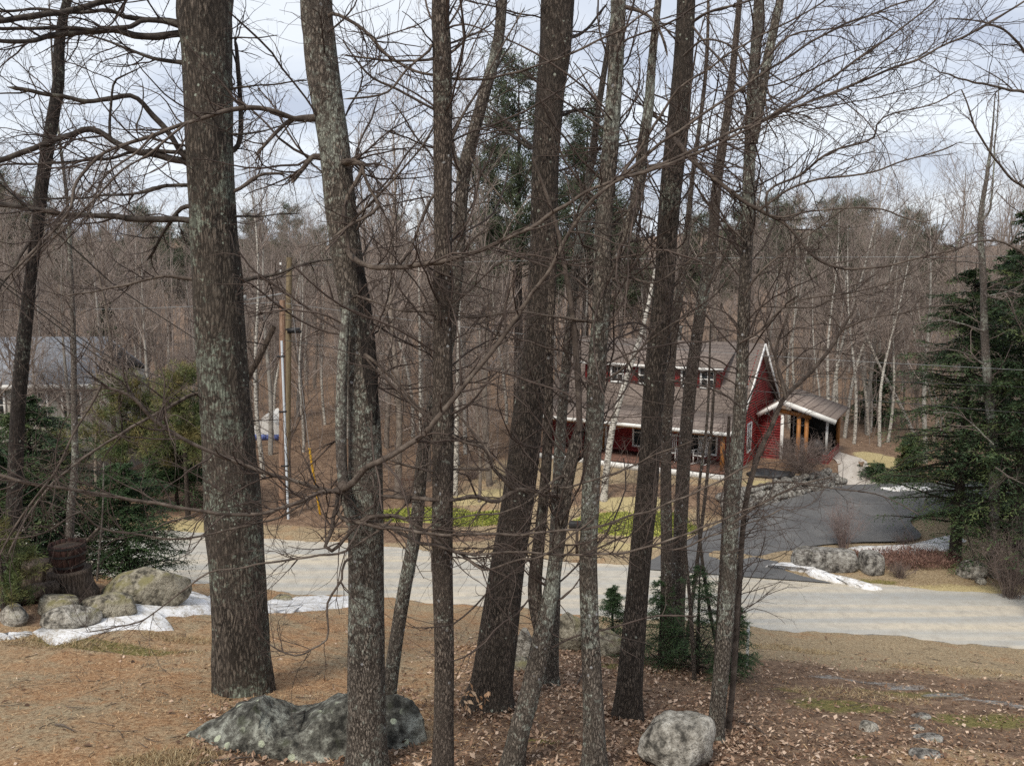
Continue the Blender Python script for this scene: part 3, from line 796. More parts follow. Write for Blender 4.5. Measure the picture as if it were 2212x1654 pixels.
# --- the big pine on the left
T1 = [(445, -20, 118), (445, 60, 114), (447, 100, 108), (450, 200, 104), (452, 300, 104), (457, 400, 103), (462, 500, 104), (470, 600, 105), (475, 700, 106), (481, 800, 109), (489, 900, 113), (497, 1000, 115), (504, 1100, 117), (511, 1200, 119), (517, 1300, 121), (522, 1400, 124), (526, 1480, 131), (527, 1535, 142)]
Yp = 12.0
L1 = [
 ([(387, 50), (321, 43), (267, 37), (240, 23), (167, 27), (60, 20), (-60, 30)], 14, 5, 12, 11),
 ([(387, 73), (311, 80), (254, 68), (177, 70), (100, 80), (60, 90), (-20, 87)], 17, 9, 12, 10.6),
 ([(321, 43), (280, 58), (217, 67), (150, 62), (67, 62), (-20, 58)], 11, 7, 11.8, 10.8),
 ([(400, -30), (300, -12), (207, 8), (150, 23), (100, 32), (40, 40), (-20, 49)], 16, 12, 12, 10.5),
 ([(394, 137), (367, 132), (321, 123), (267, 103), (234, 90), (187, 77)], 11, 4, 12, 12.6),
 ([(420, 345), (397, 334), (367, 290), (321, 240), (284, 207), (234, 214), (187, 219), (134, 210), (83, 200), (27, 190)], 15, 8, 12, 11.2),
 ([(405, 350), (334, 334), (294, 327), (247, 307), (200, 277), (150, 294), (100, 310), (50, 330), (-20, 354)], 17, 11, 12, 11),
 ([(294, 327), (250, 340), (200, 345), (120, 352), (0, 355)], 8, 5, 11.8, 11.4),
 ([(405, 474), (300, 474), (200, 466), (134, 462), (67, 451), (-20, 439)], 14, 11, 12, 11),
 ([(399, 397), (350, 404), (300, 417), (234, 422), (167, 427), (80, 431)], 9, 4, 12, 11.4),
 ([(399, 447), (364, 487), (334, 534), (318, 560)], 10, 5, 12, 12.3),
 ([(247, 307), (237, 294), (240, 234), (247, 180), (265, 165), (300, 148)], 8, 3, 11.6, 11.4),
 ([(303, 290), (306, 240), (310, 200), (306, 174)], 4, 2, 11.6, 11.6),
 ([(511, 414), (551, 384), (584, 374), (618, 377)], 9, 5, 12, 12.5, 'limb'),
 ([(511, 467), (560, 466), (648, 461)], 6, 2, 12, 12.5),
 ([(501, 192), (560, 186), (661, 174)], 6, 3, 12, 12.4),
 ([(495, 85), (540, 82), (600, 78)], 5, 2, 12, 12.3),
 ([(512, 612), (551, 600), (600, 592), (680, 565), (740, 560)], 11, 4, 12, 12.6),
 ([(505, 290), (560, 285), (620, 270), (670, 262)], 6, 2, 12, 12.4),
 ([(420, 605), (350, 598), (290, 612), (210, 628), (140, 640)], 9, 3, 12, 11.4, 'limb'),
 ([(430, 849), (380, 872), (334, 896), (234, 953), (134, 1026), (67, 1105), (20, 1190)], 9, 4, 12, 9.5, 'limb'),
 ([(512, 320), (520, 250), (514, 150), (511, 95)], 12, 8, 12.2, 12.6),
]
fg_tree('pine_tree', 'thickest trunk, a rough grey-green pine with dark dead limbs at left', T1, Yp, 'bark_pine', L1, seed=3, sides=56, rough=.045, flare=1.1, twigs=34, tl=(.5, 1.6), limb_mat='limb_dark', twig_mat='twig_dark', dens=5.5, up=0.01)

# --- lichened maple with the long sweeping limbs
T2 = [(684, -20, 72), (690, 80, 72), (698, 160, 73), (712, 250, 68), (724, 330, 66), (733, 420, 68), (742, 500, 68), (752, 570, 70), (766, 660, 66), (778, 760, 62), (784, 860, 66), (788, 960, 72), (789, 1060, 76), (790, 1160, 78), (791, 1300, 79), (791, 1450, 82), (792, 1654, 86)]
Ym = 9.0
L2 = [
 ([(745, 1058), (726, 1060), (755, 1048), (775, 1032), (789, 1013), (809, 1001), (848, 981), (920, 930), (980, 862), (1050, 772), (1105, 700), (1145, 640), (1182, 590), (1230, 500), (1280, 436), (1340, 388), (1453, 352), (1573, 305), (1659, 254), (1796, 165), (1865, 120), (1988, 34), (2040, -20)], 17, 4, 8.5, 7.2),
 ([(750, 540), (772, 560), (800, 573), (840, 577), (900, 573), (980, 560), (1060, 530), (1150, 488), (1210, 452), (1300, 402), (1453, 345), (1693, 240), (1865, 171), (2002, 120), (2122, 58), (2230, -10)], 15, 4, 8.8, 7.0),
 ([(1340, 388), (1400, 330), (1453, 291), (1556, 223), (1618, 178), (1762, 86), (1882, 34), (2010, -10)], 8, 4, 7.8, 7.2),
 ([(1340, 388), (1420, 260), (1453, 205), (1488, 178), (1625, 89), (1745, 27), (1810, -20)], 7, 3, 7.8, 7.4),
 ([(1556, 223), (1642, 257), (1762, 233), (1831, 220), (1899, 206), (1968, 192), (2036, 161)], 4, 2, 7.6, 7.3),
 ([(1618, 178), (1693, 86), (1762, 67), (1831, 60), (1882, 34), (1961, 20)], 5, 2, 7.5, 7.2),
 ([(1573, 305), (1620, 300), (1693, 240), (1800, 200), (1900, 150), (1990, 118), (2090, 70)], 4, 2, 7.5, 7.2),
 ([(671, 254), (650, 253), (628, 257), (605, 278), (584, 300), (554, 332)], 14, 6, 9, 8.6),
 ([(640, 255), (628, 250), (584, 236), (534, 232), (467, 247), (401, 267), (334, 290), (267, 314), (217, 337), (167, 394), (150, 450), (110, 501), (67, 548), (10, 600)], 13, 5, 8.9, 7.4),
 ([(401, 267), (334, 322), (250, 382), (170, 462), (67, 556), (0, 640)], 6, 3, 8.2, 7.4),
 ([(334, 290), (300, 325), (220, 390), (190, 460), (120, 540)], 6, 3, 8.0, 7.5),
 ([(753, 347), (784, 350), (775, 384), (750, 428), (747, 474), (757, 540)], 12, 8, 8.8, 8.6, 'limb'),
 ([(780, 352), (784, 367), (800, 407), (820, 444), (800, 464), (770, 481), (727, 508)], 8, 7, 8.7, 8.6, 'limb'),
 ([(678, 338), (655, 365), (635, 391)], 12, 9, 9, 8.7),
 ([(755, 1060), (726, 1061), (690, 1063), (630, 1090), (560, 1110), (440, 1103), (300, 1080), (200, 1065), (100, 1050), (-20, 1022)], 10, 7, 8.5, 7.4),
 ([(732, 1065), (730, 1104), (741, 1121), (769, 1127), (809, 1135), (848, 1139), (888, 1145), (927, 1151), (1066, 1153), (1126, 1155), (1163, 1150), (1273, 1140), (1370, 1110), (1439, 1089), (1522, 1055), (1620, 1005)], 10, 4, 8.5, 7.6),
 ([(844, 1111), (819, 1111), (789, 1121), (769, 1135), (755, 1151), (739, 1171), (726, 1187), (710, 1189), (700, 1177), (706, 1165), (716, 1151), (720, 1120), (728, 1095)], 8, 9, 8.3, 8.4),
 ([(790, 1120), (844, 1111), (868, 1117), (898, 1133), (927, 1155), (947, 1173), (973, 1187), (1000, 1195), (1016, 1212), (1036, 1226), (1052, 1228), (1081, 1224), (1126, 1207), (1158, 1208), (1195, 1188), (1248, 1145), (1290, 1110)], 9, 4, 8.4, 7.8),
 ([(790, 1125), (834, 1133), (878, 1157), (907, 1171), (947, 1179), (973, 1185), (1016, 1195), (1066, 1195), (1126, 1191), (1176, 1197), (1289, 1198), (1370, 1188), (1416, 1176), (1485, 1151), (1577, 1114), (1672, 1075)], 9, 4, 8.4, 7.6),
 ([(1370, 1188), (1411, 1179), (1446, 1190), (1485, 1179), (1519, 1163), (1600, 1135), (1690, 1100)], 5, 3, 7.9, 7.6),
 ([(759, 1200), (743, 1214), (737, 1238), (737, 1254), (720, 1276), (704, 1310), (709, 1376), (669, 1406), (642, 1416), (601, 1402), (568, 1376), (540, 1340)], 7, 3, 8.6, 8.0),
 ([(848, 1119), (819, 1145), (789, 1167), (749, 1190), (720, 1200), (690, 1200), (600, 1212), (530, 1225), (454, 1236), (394, 1279), (334, 1322), (281, 1349), (187, 1364)], 6, 3, 8.3, 7.8),
 ([(726, 1062), (640, 1040), (534, 1010), (467, 983), (401, 950), (334, 906), (284, 859), (217, 833)], 9, 7, 8.5, 7.6),
 ([(217, 833), (167, 926), (117, 1020), (53, 1105), (0, 1200)], 6, 4, 7.6, 7.2),
 ([(690, 1063), (601, 1116), (448, 1153), (384, 1163), (301, 1152), (217, 1138), (174, 1105), (150, 1115), (84, 1155), (-10, 1166)], 5, 4, 8.4, 7.4),
 ([(725, 30), (780, 60), (850, 130), (940, 165), (1050, 170), (1200, 130), (1330, 70), (1420, 10)], 8, 4, 8.9, 8.2),
 ([(770, 470), (850, 390), (920, 300), (960, 220), (1010, 130), (1050, 40)], 6, 3, 8.8, 8.2),
 ([(770, 640), (812, 655), (872, 672), (920, 672), (1010, 680)], 7, 4, 8.8, 8.4),
 ([(795, 770), (850, 820), (900, 875), (960, 926), (1000, 950), (1041, 963)], 8, 5, 8.8, 8.6),
]
S2 = [([(752, 630, 14), (742, 740, 22), (738, 840, 25), (737, 950, 25), (742, 1040, 25), (760, 1130, 26)], 8.72, 8.8, 'bark_grey'),
      ([(762, 540, 8), (772, 575, 24), (782, 640, 34), (790, 720, 40), (796, 800, 40), (800, 890, 34), (800, 960, 24)], 8.93, 8.95, 'bark_dark')]
fg_tree('maple_tree', 'lichened maple whose long curved limbs sweep across the whole view', T2, Ym, 'bark_maple', L2, S2, seed=7, sides=44, rough=.05, flare=1.15, twigs=60, dens=8.5, sub=5)

# --- slim dark maple
T3 = [(954, -20, 40), (955, 100, 42), (957, 250, 43), (957, 400, 42), (956, 600, 40), (955, 700, 42), (956, 800, 44), (957, 900, 47), (957, 1050, 46), (956, 1200, 45), (960, 1400, 43), (959, 1520, 44), (957, 1654, 47)]
L3 = [
 ([(945, 120), (920, 128), (850, 132), (800, 125), (740, 120)], 7, 4, 8.5, 8.2),
 ([(935, 235), (860, 192), (800, 165), (740, 90)], 7, 4, 8.5, 8.1),
 ([(938, 90), (930, 100), (925, 110), (880, 150), (845, 195), (800, 210), (740, 215)], 7, 4, 8.5, 8.2),
 ([(978, 300), (1000, 250), (1040, 180), (1090, 90), (1130, 20)], 7, 3, 8.5, 8.6),
 ([(976, 110), (1000, 90), (1030, 50), (1060, 0)], 6, 3, 8.5, 8.6),
 ([(936, 420), (900, 500), (880, 560), (850, 640), (820, 720)], 7, 3, 8.5, 8.3),
 ([(978, 880), (1010, 920), (1040, 955), (1060, 985), (1066, 1010)], 6, 4, 8.5, 8.3),
 ([(936, 1000), (900, 1012), (860, 1000), (830, 985)], 6, 3, 8.5, 8.3),
]
fg_tree('maple_tree', 'slim straight dark maple right of the lichened maple', T3, 8.5, 'bark_red_maple', L3, seed=11, sides=32, rough=.06, flare=1.1, twigs=46, dens=6)

# --- leaning thin maple behind, fork high up
T3b = [(1087, -20, 22), (1074, 100, 24), (1047, 200, 25), (1020, 300, 27), (1003, 367, 32), (997, 430, 29), (992, 520, 27), (985, 620, 26), (965, 760, 26), (936, 880, 27), (914, 970, 28), (905, 1080, 28), (895, 1160, 29), (878, 1250, 30), (858, 1370, 31), (840, 1500, 34)]
fg_tree('maple_tree', 'thin maple leaning right behind the lichened maple', T3b, 10.8, 'bark_maple', [([(1000, 375), (985, 345), (975, 300), (965, 200)], 16, 8, 10.8, 11), ([(1010, 330), (1030, 360), (1080, 420), (1120, 480)], 6, 3, 10.8, 10.4)], seed=13, sides=24, twigs=50, dens=6, flare=1.1)

# --- leaning pine in the middle
T4 = [(1205, -20, 76), (1200, 100, 72), (1188, 200, 64), (1180, 330, 61), (1176, 450, 61), (1174, 560, 62), (1166, 700, 64), (1152, 810, 67), (1140, 900, 70), (1130, 1000, 72), (1116, 1100, 73), (1100, 1200, 76), (1086, 1300, 82), (1073, 1400, 88), (1062, 1480, 96), (1056, 1530, 116)]
L4 = [
 ([(1150, 320), (1100, 290), (1060, 275), (1010, 262)], 9, 4, 12.2, 12.8, 'limb_dark'),
 ([(1150, 315), (1090, 260), (1040, 225)], 7, 3, 12.2, 12.8, 'limb_dark'),
 ([(1210, 250), (1260, 235), (1300, 250), (1340, 230)], 7, 3, 12.2, 12.6, 'limb_dark'),
 ([(1200, 370), (1260, 350), (1320, 345)], 6, 2, 12.2, 12.8, 'limb_dark'),
 ([(1165, 180), (1110, 150), (1070, 160)], 6, 3, 12.2, 12.6, 'limb_dark'),
 ([(1235, 80), (1270, 60), (1310, 10)], 9, 4, 12.2, 12.6, 'limb_dark'),
]
fg_tree('pine_tree', 'thick dark pine leaning right with a flared foot in the middle', T4, None, 'bark_leaning_pine', L4, seed=17, sides=48, rough=.04, flare=1.0, twigs=46, tl=(.5, 1.6), dens=5, limb_mat='limb_dark', twig_mat='twig_dark', up=.0, sprout_t=(.45, 1.))

# --- crooked forked maple
T5 = [(1253, 925, 22), (1243, 960, 27), (1228, 1020, 29), (1216, 1100, 29), (1203, 1190, 31), (1190, 1280, 35), (1180, 1330, 42), (1169, 1390, 46), (1156, 1450, 46), (1142, 1510, 46), (1124, 1570, 46), (1104, 1654, 46)]
S5 = [([(1197, 500, 14), (1193, 600, 17), (1189, 700, 18), (1186, 800, 19), (1184, 900, 21), (1180, 1000, 23), (1172, 1100, 24), (1162, 1190, 29), (1155, 1260, 32), (1158, 1310, 34), (1170, 1360, 36)], 9.3, 9.05, 'bark_red_maple'),
      ([(1150, 340, 6), (1180, 420, 8), (1205, 500, 9), (1222, 590, 11), (1237, 680, 13), (1246, 780, 14), (1250, 850, 14), (1252, 930, 14)], 9.0, 8.9, 'limb')]
L5 = [
 ([(1205, 1072), (1180, 1065), (1126, 1058), (1115, 1058), (1089, 1072), (1072, 1084), (1046, 1078), (1022, 1070), (996, 1076), (967, 1080), (868, 1077), (828, 1070)], 12, 8, 9, 8.3),
 ([(1109, 1056), (1095, 1042), (1076, 1024), (1062, 1007), (1056, 981), (1041, 963), (994, 950), (960, 926), (894, 873), (817, 799), (790, 770)], 10, 5, 8.8, 8.3),
 ([(1209, 1029), (1163, 1064), (1130, 1090), (1080, 1110), (1020, 1110), (940, 1130)], 6, 3, 8.9, 8.2),
 ([(1180, 1066), (1197, 1050), (1220, 1055), (1266, 1041), (1370, 1004), (1414, 981), (1500, 950)], 6, 3, 8.8, 8.0),
 ([(1250, 985), (1300, 930), (1330, 880)], 5, 3, 9, 8.8),
 ([(1056, 1013), (1016, 1011), (983, 1015), (941, 1019), (907, 1011), (838, 989)], 7, 4, 8.7, 8.3),
]
fg_tree('maple_tree', 'crooked forked maple with a broken top beside the leaning pine', T5, 9.0, 'bark_maple', L5, S5, seed=19, sides=32, rough=.07, flare=1.1, twigs=60, dens=6, ext=False)
T5b = [(1298, 200, 14), (1280, 330, 16), (1262, 450, 18), (1240, 620, 20), (1222, 800, 22), (1208, 980, 24), (1200, 1150, 27), (1196, 1300, 30), (1191, 1420, 33), (1190, 1478, 38)]
fg_tree('maple_tree', 'slender maple standing behind the fork of the crooked maple', T5b, None, 'bark_maple', (), seed=23, sides=20, twigs=50, flare=1.1, dens=4)

# --- pale lichened maple, fork half way up
T6 = [(1336, -20, 34), (1332, 100, 33), (1326, 200, 34), (1318, 320, 37), (1307, 430, 36), (1302, 520, 37), (1301, 600, 40), (1297, 700, 39), (1289, 800, 40), (1286, 900, 40), (1279, 1000, 38), (1275, 1100, 39), (1271, 1200, 38), (1272, 1300, 40), (1276, 1400, 42), (1280, 1500, 45), (1284, 1654, 51)]
S6 = [([(1424, -20, 14), (1408, 134, 19), (1401, 234, 22), (1388, 317, 24), (1378, 418, 25), (1355, 494, 24), (1330, 560, 23), (1306, 620, 26)], 9.2, 9.0, 'bark_maple')]
L6 = [
 ([(1335, 385), (1370, 370), (1410, 358), (1460, 352)], 9, 6, 9, 9.2),
 ([(1345, 15), (1390, 30), (1420, 60), (1440, 120)], 10, 5, 9, 8.8),
 ([(1300, 820), (1340, 800), (1400, 740), (1470, 690), (1560, 650)], 6, 3, 9, 8.5),
 ([(1290, 700), (1240, 690), (1180, 680), (1120, 672), (1010, 685), (925, 680)], 7, 4, 9, 8.4),
 ([(1300, 610), (1350, 600), (1420, 610), (1500, 560), (1580, 540)], 6, 3, 9, 8.6),
 ([(1275, 1190), (1330, 1165), (1370, 1150), (1420, 1100)], 5, 3, 9, 8.7),
 ([(1310, 440), (1260, 400), (1220, 350), (1190, 280), (1120, 230)], 6, 3, 9, 8.6),
]
fg_tree('maple_tree', 'pale lichen-patched maple forking halfway up, right of the crooked maple', T6, 9.0, 'bark_maple', L6, S6, seed=29, sides=34, rough=.07, flare=1.1, twigs=110, dens=8)

# --- dark straight trunk leaning right
T7 = [(1483, -20, 41), (1478, 100, 43), (1471, 200, 46), (1461, 300, 50), (1450, 400, 48), (1442, 500, 46), (1436, 600, 45), (1426, 700, 47), (1415, 800, 46), (1408, 900, 46), (1402, 1000, 46), (1394, 1100, 48), (1384, 1200, 48), (1375, 1300, 50), (1366, 1400, 54), (1360, 1480, 58), (1356, 1550, 66)]
L7 = [
 ([(1440, 280), (1453, 298), (1494, 343), (1539, 381), (1573, 408), (1608, 436), (1659, 463), (1700, 487), (1755, 548), (1810, 576), (1848, 581), (1916, 573), (2002, 552), (2060, 540)], 13, 4, 11.0, 9.5),
 ([(1659, 463), (1659, 412), (1728, 377), (1796, 326), (1865, 309), (1892, 291), (1892, 274), (1916, 250), (2002, 230), (2071, 195)], 6, 3, 10.2, 9.4),
 ([(1640, 455), (1707, 408), (1762, 387), (1831, 381), (1892, 370), (1961, 343), (2036, 326), (2071, 309)], 6, 3, 10.2, 9.4),
 ([(1665, 466), (1693, 470), (1762, 456), (1892, 449), (1951, 468), (2010, 480)], 5, 3, 10.2, 9.5),
 ([(1496, 50), (1540, 25), (1618, 0), (1660, -20)], 7, 4, 11, 10),
 ([(1480, 120), (1520, 85), (1580, 100), (1620, 160)], 6, 3, 11, 10.4),
 ([(1430, 740), (1470, 690), (1540, 640), (1600, 560)], 6, 3, 11, 10.4),
 ([(1495, 60), (1550, 120), (1590, 180), (1640, 230), (1680, 300)], 5, 3, 11, 10.2),
]
fg_tree('maple_tree', 'straight dark trunk leaning right with white flecks, mossy at its foot', T7, None, 'bark_leaning_pine', L7, seed=31, sides=40, rough=.035, flare=1.0, twigs=90, dens=8)

# --- thin lichened maple on the right with the boulder
T8 = [(1641, -20, 22), (1633, 100, 23), (1625, 200, 24), (1621, 300, 25), (1617, 400, 25), (1615, 500, 26), (1610, 600, 27), (1606, 700, 27), (1603, 800, 27), (1597, 900, 29), (1590, 1000, 31), (1581, 1100, 32), (1577, 1200, 33), (1571, 1300, 34), (1563, 1400, 35), (1553, 1500, 34), (1545, 1600, 36)]
S8 = [([(1690, -20, 16), (1668, 80, 20), (1652, 160, 21), (1640, 240, 21), (1627, 310, 20)], 10.2, 10.1, 'bark_maple')]
L8 = [
 ([(1608, 640), (1640, 590), (1700, 540), (1760, 500), (1840, 440)], 6, 3, 10, 9.5),
 ([(1600, 880), (1560, 850), (1500, 830), (1440, 820)], 5, 3, 10, 9.5),
 ([(1596, 740), (1640, 715), (1700, 660), (1770, 640), (1850, 630), (1960, 600)], 6, 3, 10, 9.4),
 ([(1580, 1130), (1640, 1090), (1720, 1050), (1800, 1030)], 5, 3, 10, 9.4),
 ([(1610, 520), (1570, 480), (1530, 440), (1490, 380)], 5, 3, 10, 9.6),
]
fg_tree('maple_tree', 'thin lichened maple rising beside the pale granite boulder', T8, None, 'bark_maple', L8, S8, seed=37, sides=28, rough=.06, flare=1.05, twigs=110, dens=8)

# --- more slender trees of the front yard
fg_tree('maple_tree', 'slim brown trunk just behind the straight dark trunk', [(1600, -20, 12), (1577, 200, 16), (1560, 320, 20), (1546, 420, 22), (1538, 540, 23), (1516, 650, 25), (1502, 750, 28), (1490, 850, 29), (1478, 980, 30), (1472, 1100, 31), (1466, 1250, 32), (1460, 1420, 36)], None, 'bark_red_maple', [([(1520, 640), (1560, 560), (1600, 470), (1640, 380)], 7, 3, 14, 13.5)], seed=41, sides=22, twigs=80, flare=1.05, sprout_t=(.3, 1.))
fg_tree('maple_tree', 'narrower brown trunk left of the slim trunk behind the straight one', [(1496, 380, 10), (1484, 500, 14), (1470, 620, 18), (1455, 720, 21), (1445, 850, 23), (1438, 1000, 24), (1440, 1200, 26), (1441, 1440, 29)], None, 'bark_red_maple', (), seed=43, sides=20, twigs=60, flare=1.05, sprout_t=(.3, 1.))
fg_tree('maple_tree', 'wiry young tree arching right in front of the red house gable', [(1850, 660, 4), (1817, 714, 7), (1790, 758, 8), (1745, 810, 9), (1693, 861, 10), (1666, 923, 11), (1639, 981, 12), (1612, 1080, 12), (1600, 1200, 12), (1592, 1320, 12), (1583, 1480, 13), (1572, 1575, 14)], None, 'limb',
        [([(1695, 858), (1676, 765), (1693, 707), (1707, 648), (1700, 590), (1715, 540)], 7, 3, 11, 11), ([(1817, 714), (1867, 690), (1933, 679), (2002, 665), (2080, 655)], 5, 2, 11, 10.5), ([(1817, 714), (1800, 688), (1780, 668), (1795, 640)], 4, 2, 11, 11.2),
         ([(1676, 765), (1720, 752), (1790, 757), (1850, 770)], 4, 2, 11, 10.8), ([(1642, 662), (1762, 665), (1796, 648), (1899, 631), (2036, 576)], 4, 2, 10.8, 10.3), ([(1700, 850), (1640, 640), (1690, 560)], 4, 2, 11, 11.4), ([(1620, 1050), (1700, 1040), (1790, 1052), (1900, 1068), (1985, 1110)], 5, 2, 11, 10.4)],
        seed=47, sides=12, twigs=70, flare=1.05, ext=False, tw_r=.0022)
for k, (tr, lb) in enumerate((
    ([(1545, 800, 5), (1535, 950, 7), (1520, 1100, 8), (1500, 1260, 9), (1478, 1430, 10)], 'thin sapling just right of the brown trunks over the road'),
    ([(1470, 1050, 5), (1480, 1180, 7), (1492, 1320, 9), (1500, 1470, 10)], 'short sapling crossing the hemlock saplings'),
    ([(1575, 900, 7), (1566, 1100, 10), (1556, 1280, 12), (1546, 1470, 14)], 'greenish sapling left of the thin lichened maple'),
    ([(1606, 1130, 6), (1602, 1200, 10), (1597, 1280, 11), (1590, 1400, 12), (1576, 1560, 13)], 'dark sapling hugging the right side of the thin lichened maple'),
    ([(1535, 700, 4), (1528, 900, 6), (1508, 1100, 7), (1530, 1300, 8), (1560, 1450, 9)], 'bent sapling between the brown trunks and the thin lichened maple'))):
    fg_tree('sapling', lb, tr, None, 'bark_red_maple', (), seed=50 + k, sides=10, twigs=8 if k == 3 else 22, tl=(.3, 1.2), flare=1.0, ext=False, cat='sapling', group='saplings on the right', rough=.03)

fg_tree('maple_tree', 'dark mottled tree at far left rising from the hemlocks', [(150, -20, 18), (136, 40, 20), (128, 100, 22), (126, 180, 23), (112, 270, 26), (92, 390, 28), (80, 500, 26), (66, 600, 25), (56, 700, 28), (46, 800, 30), (38, 900, 30), (32, 1050, 32), (28, 1180, 34)], 15.5, 'bark_dark', [([(80, 500), (40, 560), (-10, 640)], 8, 5, 15.5, 15)], seed=61, sides=24, twigs=60, flare=1.1, limb_mat='limb_dark', twig_mat='twig_dark')
fg_tree('maple_tree', 'slim pale-barked tree growing behind the barrel planter', [(146, 440, 7), (152, 560, 9), (158, 700, 11), (160, 850, 13), (162, 1000, 15), (154, 1090, 17), (150, 1180, 19), (150, 1240, 20)], 18.0, 'bark_grey', [([(170, 1190), (190, 1165), (214, 1140)], 8, 6, 17.9, 17.8)], seed=63, sides=14, twigs=50, flare=1.0)
fg_tree('sapling', 'very thin upright sapling right of the barrel planter', [(224, 1000, 3), (222, 1100, 4), (214, 1200, 5), (208, 1280, 6)], 17.6, 'bark_grey', (), seed=64, sides=8, twigs=8, tl=(.2, .6), flare=1.0, ext=False, cat='sapling', group='saplings on the left')
fg_tree('dead_snag', 'dead leaning trunk propped behind the big pine', [(592, 705, 12), (561, 769, 15), (534, 816, 16), (512, 870, 17), (500, 960, 18), (500, 1060, 20)], 20.0, 'stump_wood', (), seed=65, sides=14, twigs=8, tl=(.2, .6), flare=1.0, ext=False, cat='dead tree', group=None)
fg_tree('maple_tree', 'pale grey tree with white side limbs before the right hemlocks', [(2150, 200, 2), (2142, 300, 5), (2132, 380, 8), (2118, 480, 12), (2124, 600, 14), (2126, 700, 16), (2132, 800, 18), (2140, 900, 20), (2147, 1000, 21), (2148, 1120, 22), (2145, 1245, 25)], None, 'bark_grey',
        [([(2125, 715), (2080, 700), (2040, 692), (1980, 700)], 5, 2, 23, 22.6), ([(2128, 790), (2090, 765), (2030, 752), (1975, 745)], 5, 2, 23, 22.6), ([(2122, 570), (2080, 565), (2000, 560)], 4, 2, 23, 22.6), ([(2134, 640), (2180, 630), (2230, 600)], 4, 2, 23, 22.6), ([(2120, 500), (2070, 520), (2066, 600)], 5, 3, 23, 23), ([(2120, 480), (2140, 440), (2150, 300), (2160, 180)], 6, 2, 23, 23), ([(2146, 960), (2080, 900), (2020, 890)], 4, 2, 23, 22.5), ([(2150, 1010), (2200, 1040), (2240, 1050)], 4, 2, 23, 22.6)],
        seed=67, sides=16, twigs=60, flare=1.0, limb_mat='bark_grey', twig_mat='bush_twig', tl=(.5, 1.8), group='bare trees across the road', ext=False)
fg_tree('maple_tree', 'bare tree at the right edge whose twigs reach over the sky', [(2300, 40, 14), (2290, 300, 22), (2280, 600, 28), (2275, 900, 32), (2270, 1290, 38)], 21., 'bark_maple', [([(2290, 330), (2240, 215), (2167, 192), (2095, 175), (2036, 158)], 9, 3, 21, 18), ([(2285, 500), (2230, 420), (2180, 380), (2120, 300), (2080, 200)], 9, 3, 21, 20), ([(2290, 250), (2220, 120), (2160, 60), (2060, 40)], 8, 3, 21, 19), ([(2280, 620), (2200, 540), (2120, 520), (2020, 560)], 8, 3, 21, 20.5)], seed=71, sides=16, twigs=70, tl=(.8, 3.), flare=1.0, group='bare trees across the road', dens=5)
fg_tree('birch_tree', 'white birch leaning right in front of the red house', [(1425, 540, 6), (1412, 600, 8), (1400, 660, 8), (1385, 720, 10), (1362, 790, 12), (1340, 860, 13), (1322, 930, 14), (1312, 1000, 15), (1304, 1080, 16)], None, 'birch_bark', (), seed=73, sides=14, twigs=40, tl=(.6, 2.5), flare=1.05, rough=.02, group='birches', ext=False)
fg_tree('birch_tree', 'white birch stem beyond the road right of the slim dark maple', [(1000, 500, 4), (993, 650, 6), (989, 800, 8), (986, 950, 10), (984, 1070, 11)], None, 'birch_bark', (), seed=74, sides=10, twigs=40, tl=(.8, 2.8), flare=1.0, rough=.02, group='birches', ext=False)
fg_tree('birch_tree', 'thin white birch stem left of the slim dark maple beyond the road', [(902, 450, 3), (905, 600, 4), (907, 760, 6), (908, 900, 7), (909, 1060, 8)], None, 'birch_bark', (), seed=75, sides=10, twigs=40, tl=(.8, 2.8), flare=1.0, rough=.02, group='birches', ext=False)

